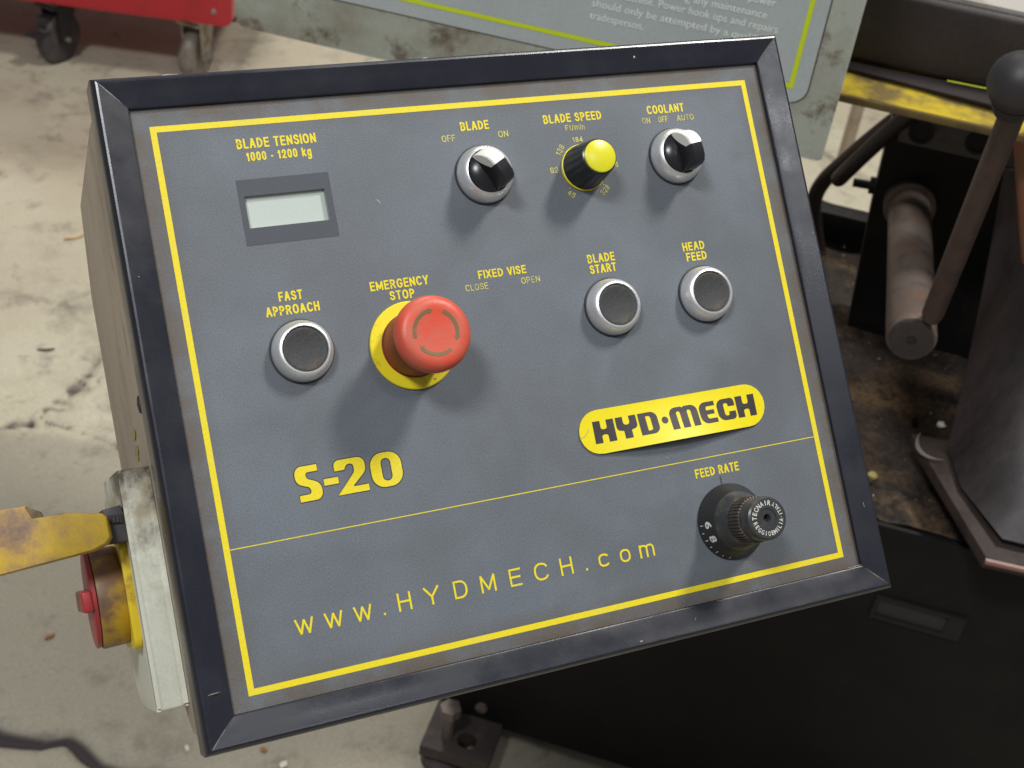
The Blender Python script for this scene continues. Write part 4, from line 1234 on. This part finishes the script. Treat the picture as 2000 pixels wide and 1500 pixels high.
# levelling foot with its bolt
fa = F(820, 1455, .045); fb = F(955, 1490, .045); fc = F(846, 1392, .045)
bm = bmesh.new()
hc = F(912, 1447, .045)
x0, x1, y0, y1 = fa.x, fb.x, fa.y, CN + .03
segs = 24
hole = [(hc.x + .0125 * math.cos(2*math.pi*k/segs), hc.y + .0125 * math.sin(2*math.pi*k/segs)) for k in range(segs)]
rect = [(x0, y0), (x1, y0), (x1, y1), (x0, y1)]
for zc in (.045, .027):
    es = []
    for lp in (rect, hole):
        vs = [bm.verts.new((x, y, zc)) for x, y in lp]
        es += [bm.edges.new((a_, b2)) for a_, b2 in zip(vs, vs[1:] + vs[:1])]
    bmesh.ops.triangle_fill(bm, use_beauty=True, edges=es)
for lp in (rect, hole):
    for (ax_, ay_), (bx_, by_) in zip(lp, lp[1:] + lp[:1]):
        bm.faces.new([bm.verts.new(p) for p in ((ax_, ay_, .027), (bx_, by_, .027), (bx_, by_, .045), (ax_, ay_, .045))])
bmesh.ops.remove_doubles(bm, verts=bm.verts, dist=1e-5)
FT = spart("levelling_foot", bm, M_foot, smooth=0)
bc = F(873, 1436, .045)
bm = bmesh.new()
lathe(bm, [(.0075, .0), (.0075, .098)], 16, M=Matrix.Translation((bc.x, bc.y, 0)))
lathe(bm, [(.0135, .074), (.0135, .088)], 6, M=Matrix.Translation((bc.x, bc.y, .012)))
sub("foot_bolt", bm, M_bolt, FT)
bm = bmesh.new(); lathe(bm, [(.03, 0.0), (.03, .008), (.010, .020), (.009, .03)], 28, M=Matrix.Translation((bc.x, bc.y, 0)))
sub("foot_pad", bm, M_foot, FT)
bm = bmesh.new()
lathe(bm, [(.008, 0), (.008, .005), (.004, .006)], 6, M=Matrix.Translation(P(941, 1380, CN)) @ Matrix.Rotation(math.pi/2, 4, 'X'))
spart("cabinet_screw", bm, M_bolt)
# upright black plate
pe = F(1655, 640, .53)
PNn = pe.y
ed = [P(1655, 640, PNn), P(1698, 420, PNn), P(1746, 222, PNn), P(1760, 160, PNn)]
bm = bmesh.new()
prism(bm, [(p.x, PNn, p.z) for p in ed] + [(0.95, PNn, ed[3].z), (0.95, PNn, .53)], (0, .05, 0), bevel=.0012)
PLT = spart("upright_plate", bm, M_plate)
bm = bmesh.new()
for a_, b2 in zip(ed, ed[1:]):
    bm.faces.new([bm.verts.new(p) for p in ((a_.x - .0006, PNn + .003, a_.z), (b2.x - .0006, PNn + .003, b2.z), (b2.x - .0006, PNn + .048, b2.z), (a_.x - .0006, PNn + .048, a_.z))])
sub("plate_edge", bm, M_plateedge, PLT, smooth=0)
# grey mounting strip with two bolt holes
a0 = P(1766, 232, PNn - .012); a1 = P(1768, 280, PNn - .012); a2 = P(2010, 335, PNn - .012)
bm = bmesh.new(); box(bm, (a0.x, PNn - .012, a1.z), (a2.x + .1, PNn - .0005, a0.z + .04), bevel=.001)
STR = spart("mounting_strip", bm, M_bracket)
for (x, y) in ((1799, 258), (1910, 278)):
    c = P(x, y, PNn - .012)
    bm = bmesh.new(); lathe(bm, [(.0135, 0), (.0135, .003), (.010, .003), (.010, .0015), (0, .0015)], 20, M=Matrix.Translation(c) @ Matrix.Rotation(math.pi/2, 4, 'X'))
    sub("bolt_socket", bm, M_slot, STR)
# stud with nut sticking out of the plate edge
st = P(1666, 356, PNn + .02); st2 = P(1735, 368, PNn + .02)
bm = bmesh.new(); tube(bm, [st, st2], .0052, n=12); tube(bm, [P(1698, 361, PNn + .02), P(1716, 364, PNn + .02)], .0105, n=6)
spart("stud", bm, M_slot)
# pipe with flange, lever with ball
pf = P(1780, 662, 1.12); pbk = P(1776, 395, PNn + .002)
dirp = (pf - pbk).normalized()
bm = bmesh.new()
tube(bm, [pbk, pbk.lerp(pf, .25), pbk.lerp(pf, .5), pbk.lerp(pf, .93), pf - dirp*.004, pf], [.0235, .0232, .0232, .0232, .0232, .021], n=32)
PIP = spart("clamp_screw", bm, M_pipe, smooth=40)
bm = bmesh.new(); tube(bm, [pbk, pbk + dirp * .018, pbk + dirp * .020], [.029, .029, .025], n=32)
sub("screw_flange", bm, M_pipe, PIP, smooth=40)
bm = bmesh.new()
lathe(bm, [(.0205, 0), (.0200, .0030), (.0180, .0036), (.0045, .0036), (.0042, .0010), (0, .0010)], 32, M=Matrix.Translation(pf) @ dirp.to_track_quat('Z', 'Y').to_matrix().to_4x4(), close=False)
sub("screw_end", bm, M_beam, PIP, smooth=30)
l0 = P(1822, 612, 1.12); l1 = P(1984, 205, 1.03)
bm = bmesh.new(); tube(bm, [l0 + (l0 - l1).normalized() * .006, l0, l1], [.0085, .0098, .0098], n=20)
LV = spart("lever", bm, M_lever, smooth=50)
bc2 = P(1992, 162, 1.02)
bm = bmesh.new(); bmesh.ops.create_uvsphere(bm, u_segments=40, v_segments=24, radius=.0235, matrix=Matrix.Translation(bc2))
tube(bm, [bc2 + (l0 - l1).normalized() * .017, bc2 + (l0 - l1).normalized() * .030], [.017, .0115], n=24)
sub("ball_knob", bm, M_ball, LV, smooth=60)
# vise casting and the ledge it stands on
LZ = .575
lg = [F(1778, 842, LZ), F(1846, 905, LZ), F(1872, 880, LZ), F(2060, 860, LZ), F(2100, 1120, LZ), F(1926, 1088, LZ)]
lg = [F(1780, 846, LZ), F(1858, 862, LZ), F(2100, 900, LZ), F(2120, 1132, LZ), F(1926, 1088, LZ)]
bm = bmesh.new(); prism(bm, [(p.x, p.y, LZ - .014) for p in lg], (0, 0, .014), bevel=.0012)
LDG = spart("ledge", bm, M_ledge)
bm = bmesh.new()
e = [F(1926, 1088, LZ), F(2120, 1132, LZ)]
tube(bm, [e[0] + Vector((0, -.0012, -.004)), e[1] + Vector((0, -.0012, -.004))], .0035, n=8)
sub("ledge_edge", bm, M_ledgeedge, LDG)
bm = bmesh.new()
B = [F(1868, 884, LZ + .0005), F(1893, 960, LZ + .0005), F(1962, 1060, LZ + .0005), F(2030, 1076, LZ + .0005), F(2120, 1092, LZ + .0005)]
T = [P(1984, 330, 1.40), P(2010, 335, 1.36), P(2040, 345, 1.33), P(2080, 350, 1.32), P(2160, 350, 1.32)]
Mi = [P(1926, 640, 1.32), P(1960, 650, 1.28), P(2010, 665, 1.25), P(2060, 680, 1.24), P(2140, 690, 1.24)]
levels = []
for k in range(13):
    t_ = k / 12
    row = []
    for b0, m0, t0 in zip(B, Mi, T):
        p = b0 * (1-t_)**2 + (m0 * 2 - (b0 + t0) / 2) * (2 * t_ * (1-t_)) + t0 * t_**2
        row.append(bm.verts.new(p))
    levels.append(row)
for a_, b2 in zip(levels, levels[1:]):
    for i in range(4): bm.faces.new((a_[i], a_[i+1], b2[i+1], b2[i]))
bmesh.ops.recalc_face_normals(bm, faces=bm.faces)
bmesh.ops.solidify(bm, geom=list(bm.faces), thickness=.012)
spart("vise_casting", bm, M_cast, smooth=60)
# hoses
h1 = [P(1820, 190, 1.50), P(1765, 222, 1.52), P(1700, 272, 1.54), P(1650, 315, 1.56), P(1612, 350, 1.58), P(1592, 385, 1.60), P(1590, 430, 1.62), P(1600, 500, 1.64)]
bm = bmesh.new(); tube(bm, smooth_path(h1), .0098, n=14)
HO = spart("hose", bm, M_hose, smooth=60)
h2 = [P(1800, 205, 1.46), P(1745, 250, 1.47), P(1700, 290, 1.48), P(1660, 328, 1.49), P(1638, 350, 1.50)]
bm = bmesh.new(); tube(bm, smooth_path(h2), [.0095] * 32 + [.0088], n=14)
bmesh.ops.create_uvsphere(bm, u_segments=16, v_segments=10, radius=.0090, matrix=Matrix.Translation(h2[-1]))
spart("hose", bm, M_hose, smooth=60)
# brass coloured part glimpsed at the right edge
M_brass = mat("copper_orange_part", (0.20, 0.10, 0.055), 0.5, dirt=(0.25, 0.07, 0.05), dirt_scale=20)
bm = bmesh.new()
tube(bm, smooth_path([P(2000, 200, 1.30), P(2006, 300, 1.30), P(2012, 400, 1.30), P(2016, 480, 1.30), P(2024, 560, 1.30)]), [.012] * 32 + [.007], n=16)
spart("side_fitting", bm, M_brass, smooth=60)

# tan post standing on the far floor
pp = on_z(1640, 420, 0)
bm = bmesh.new(); box(bm, (-.011, -.011, 0), (.011, .011, 1.3), bevel=.002)
post = link_mesh("post", bm, M_tan)
post.location = on_z(1643, 322, 0)
tag(post, "pale tan post standing on the bright floor behind the black hoses", "post")

# ------------------------------------------------------------------ red cart
c0 = on_z(75, 4, .158); c1 = on_z(453, 54, .158)
dx = (c1 - c0); dx.z = 0; dx.normalize(); dy = Vector((-dx.y, dx.x, 0))
CM = Matrix(((dx.x, dy.x, 0, c1.x), (dx.y, dy.y, 0, c1.y), (0, 0, 1, 0), (0, 0, 0, 1)))
CART = empty("tool_cart", CM)
tag(CART, "red tool cart on casters standing on the floor at the upper left", "tool cart")
bm = bmesh.new()
o_ = fillet([(0, .158, .018), (0, .95, .01), (-.86, .95, .01), (-.86, .158, .006)], 6)
prism(bm, [(x, 0, z) for x, z in o_], (0, .46, 0), bevel=.003, seg=2)
link_mesh("cart_body", bm, M_cart, CART)
bm = bmesh.new()
for x, z in ((-.040, .190), (-.038, .224)):
    lathe(bm, [(.006, 0), (.006, .002), (.003, .0035), (0, .004)], 14, M=Matrix.Translation((x, 0, z)) @ Matrix.Rotation(math.pi/2, 4, 'X'))
link_mesh("rivet", bm, M_rivet, CART)
CMi = CM.inverted()
def caster(contact, ang, mt, mf, rad=.060, lever=True):
    p = CMi @ contact
    c = bpy.data.objects.new("caster", None)
    Mw = Matrix.Rotation(ang, 4, 'Z')
    def tr(bm):
        for v in bm.verts: v.co = Mw @ v.co + Vector((p.x, p.y, 0))
    bm = bmesh.new()      # fork: two cheeks, crown and mounting plate
    for s in (-1, 1):
        pts = fillet([(-.013, rad - .012, .008), (.013, rad - .012, .008), (.034, .136, .004), (-.022, .136, .004)], 4)
        prism(bm, [(x, s * .024 - (.002 if s > 0 else -.002), z) for x, z in pts], (0, s * .004, 0))
    box(bm, (-.036, -.028, .1365), (.036, .028, .1425))
    lathe(bm, [(.026, .1428), (.026, .151)], 24)
    box(bm, (-.045, -.04, .1515), (.045, .04, .1575))
    tr(bm); fk = link_mesh("caster", bm, mf, CART)
    bm = bmesh.new()
    lathe(bm, [(.020, -.013), (rad - .014, -.0155), (rad - .004, -.0140), (rad, -.008), (rad + .0008, 0), (rad, .008), (rad - .004, .0140), (rad - .014, .0155), (.020, .013)], 40,
          M=Matrix.Translation((0, 0, rad)) @ Matrix.Rotation(math.pi/2, 4, 'X'))
    tr(bm); link_mesh("wheel", bm, mt, fk, smooth=50)
    bm = bmesh.new()
    lathe(bm, [(.006, -.034), (.006, .034)], 6, M=Matrix.Translation((0, 0, rad)) @ Matrix.Rotation(math.pi/2, 4, 'X'))
    tr(bm); link_mesh("axle_bolt", bm, M_rivet, fk)
    if lever:
        bm = bmesh.new(); box(bm, (-.085, -.018, .082), (-.04, .018, .088), bevel=.002); box(bm, (-.05, -.012, .085), (-.02, .012, .12), bevel=.002)
        tr(bm); link_mesh("brake_pedal", bm, mf, fk)
caster(on_z(118, 118, 0), math.radians(65), M_tyre, M_fork)
caster(on_z(385, 150, 0), math.radians(72), M_wheel2, M_fork2, lever=False)
for x in (-.80, -.08):
    caster(CM @ Vector((x, .40, 0)), math.radians(30), M_tyre, M_fork, lever=False)

# ------------------------------------------------------------------ scraps
def scrap(name, loc, pts, thick, m, label, cat, rz=0, bend=0):
    bm = bmesh.new()
    vs = prism(bm, [(x, y, 0) for x, y in pts], (0, 0, thick))
    bmesh.ops.triangulate(bm, faces=bm.faces)
    bmesh.ops.subdivide_edges(bm, edges=bm.edges, cuts=1)
    L0 = max(abs(v.co.x) for v in bm.verts)
    for v in bm.verts: v.co.z += bend * (v.co.x / L0) ** 2 + thick * .3 * noise.noise(v.co * 300)
    o = link_mesh(name, bm, m, smooth=0)
    o.location = loc; o.rotation_euler = (0, 0, rz)
    return tag(o, label, cat)
M_leaf = mat("pale_tan_leaf", (0.55, 0.42, 0.24), 0.6)
M_rust = mat("rusty_crumb", (0.30, 0.13, 0.05), 0.7)
M_crumb = mat("pale_crumb", (0.62, 0.58, 0.48), 0.6)
M_ycr = mat("yellowish_crumb", (0.30, 0.24, 0.08), 0.6)
def W3(p): return SMAT @ p
scrap("wood_shaving", on_z(145, 463, .002), [(-.022, -.003), (-.01, .005), (0, .001), (.012, .006), (.02, -.001), (.008, -.006), (-.004, -.005)], .0015, M_leaf,
      "curled pale tan shaving lying on the concrete left of the box", "shaving", 0.2, .005)
scrap("rust_crumb", on_z(515, 1465, .001), [(-.003, -.002), (0, -.004), (.004, -.002), (.003, .002), (-.001, .004), (-.004, .002)], .002, M_rust,
      "small rust-orange crumb on the floor below the lower left corner of the frame", "crumb")
scrap("concrete_crumb", on_z(365, 1462, .001), [(-.0018, -.005), (.002, -.004), (.0025, .002), (0, .006), (-.002, .002)], .0015, M_crumb,
      "small white crumb on the floor beside the lower left frame corner", "crumb")
scrap("stone_crumb", on_z(553, 1494, .001), [(-.006, -.003), (.003, -.0045), (.007, .001), (.0015, .004), (-.004, .003)], .0018, M_crumb,
      "pale crumb at the very bottom edge right of the rust-orange one", "crumb", .4)
scrap("dark_scrap", on_z(97, 1244, .001), [(-.007, -.002), (.004, -.003), (.007, .001), (-.003, .003)], .003, M_rust,
      "tiny brown scrap on the concrete left of the red switch handle", "scrap", .2)
scrap("dark_sliver", on_z(90, 684, .001), [(-.015, .001), (-.004, -.003), (.008, -.002), (.014, .002), (.003, .0015), (-.006, .0005)], .003, mat("dark_sliver_steel", (0.09, 0.085, 0.06), 0.5),
      "thin dark sliver on the concrete left of the box", "scrap", -.2)
cc = W3(F(1812, 878, LZ + .001))
bm = bmesh.new()
pts = []
for k in range(13):
    a_ = math.radians(200 + 140 * k / 12); pts.append((.024 * math.cos(a_), .024 * math.sin(a_) + .012))
for k in range(13):
    a_ = math.radians(340 - 140 * k / 12); pts.append((.024 * math.cos(a_), .017 * math.sin(a_) + .010))
prism(bm, [(x, y, 0) for x, y in pts[:13] + pts[14:25]], (0, 0, .0012))
for v in bm.verts: v.co.z += .006 * (v.co.x / .024) ** 2
chip = link_mesh("metal_chip", bm, M_chip)
chip.location = W3(F(1812, 880, LZ + .0005)); chip.rotation_euler = (0, 0, math.radians(-95))
tag(chip, "curved bright crescent of cut metal lying on the brown ledge", "metal chip")
for nm, (x, y), sz, m, lab in (("pale_pebble", (1838, 829), .0045, M_crumb, "small white crumb beside the curved metal crescent on the saw bed"),
                               ("yellow_crumb", (1704, 928), .0055, M_ycr, "dull yellow crumb on the dark saw bed right of the frame"),):
    p = W3(F(x, y, .537 if nm != "pale_pebble" else LZ + .002))
    bm = bmesh.new(); bmesh.ops.create_icosphere(bm, subdivisions=2, radius=sz)
    for v in bm.verts:
        v.co *= 1 + .45 * noise.noise(v.co * 400); v.co.z *= .6
    o = link_mesh(nm, bm, m, smooth=0); o.location = p
    tag(o, lab, "crumb")
# swarf scattered on the bed: too many to count
bm = bmesh.new()
for k in range(420):
    x = random.uniform(.05, .62); y = random.uniform(CN + .01, CN + .62)
    s = random.uniform(.0008, .0026)
    c = Vector((x, y, .536 + random.uniform(0, .003)))
    q = [c + Vector((random.uniform(-s, s) * 1.6, random.uniform(-s, s) * 1.6, random.uniform(0, s))) for _ in range(3)]
    bm.faces.new([bm.verts.new(p) for p in q])
bmesh.ops.transform(bm, matrix=SMAT, verts=bm.verts)
sw = link_mesh("swarf", bm, mat("swarf_flakes", (0.22, 0.16, 0.12), 0.4, metal=0.5, dirt=(0.4, 0.38, 0.34), dirt_scale=60), smooth=0)
tag(sw, "fine metal swarf scattered over the dark saw bed", "swarf", kind="stuff")
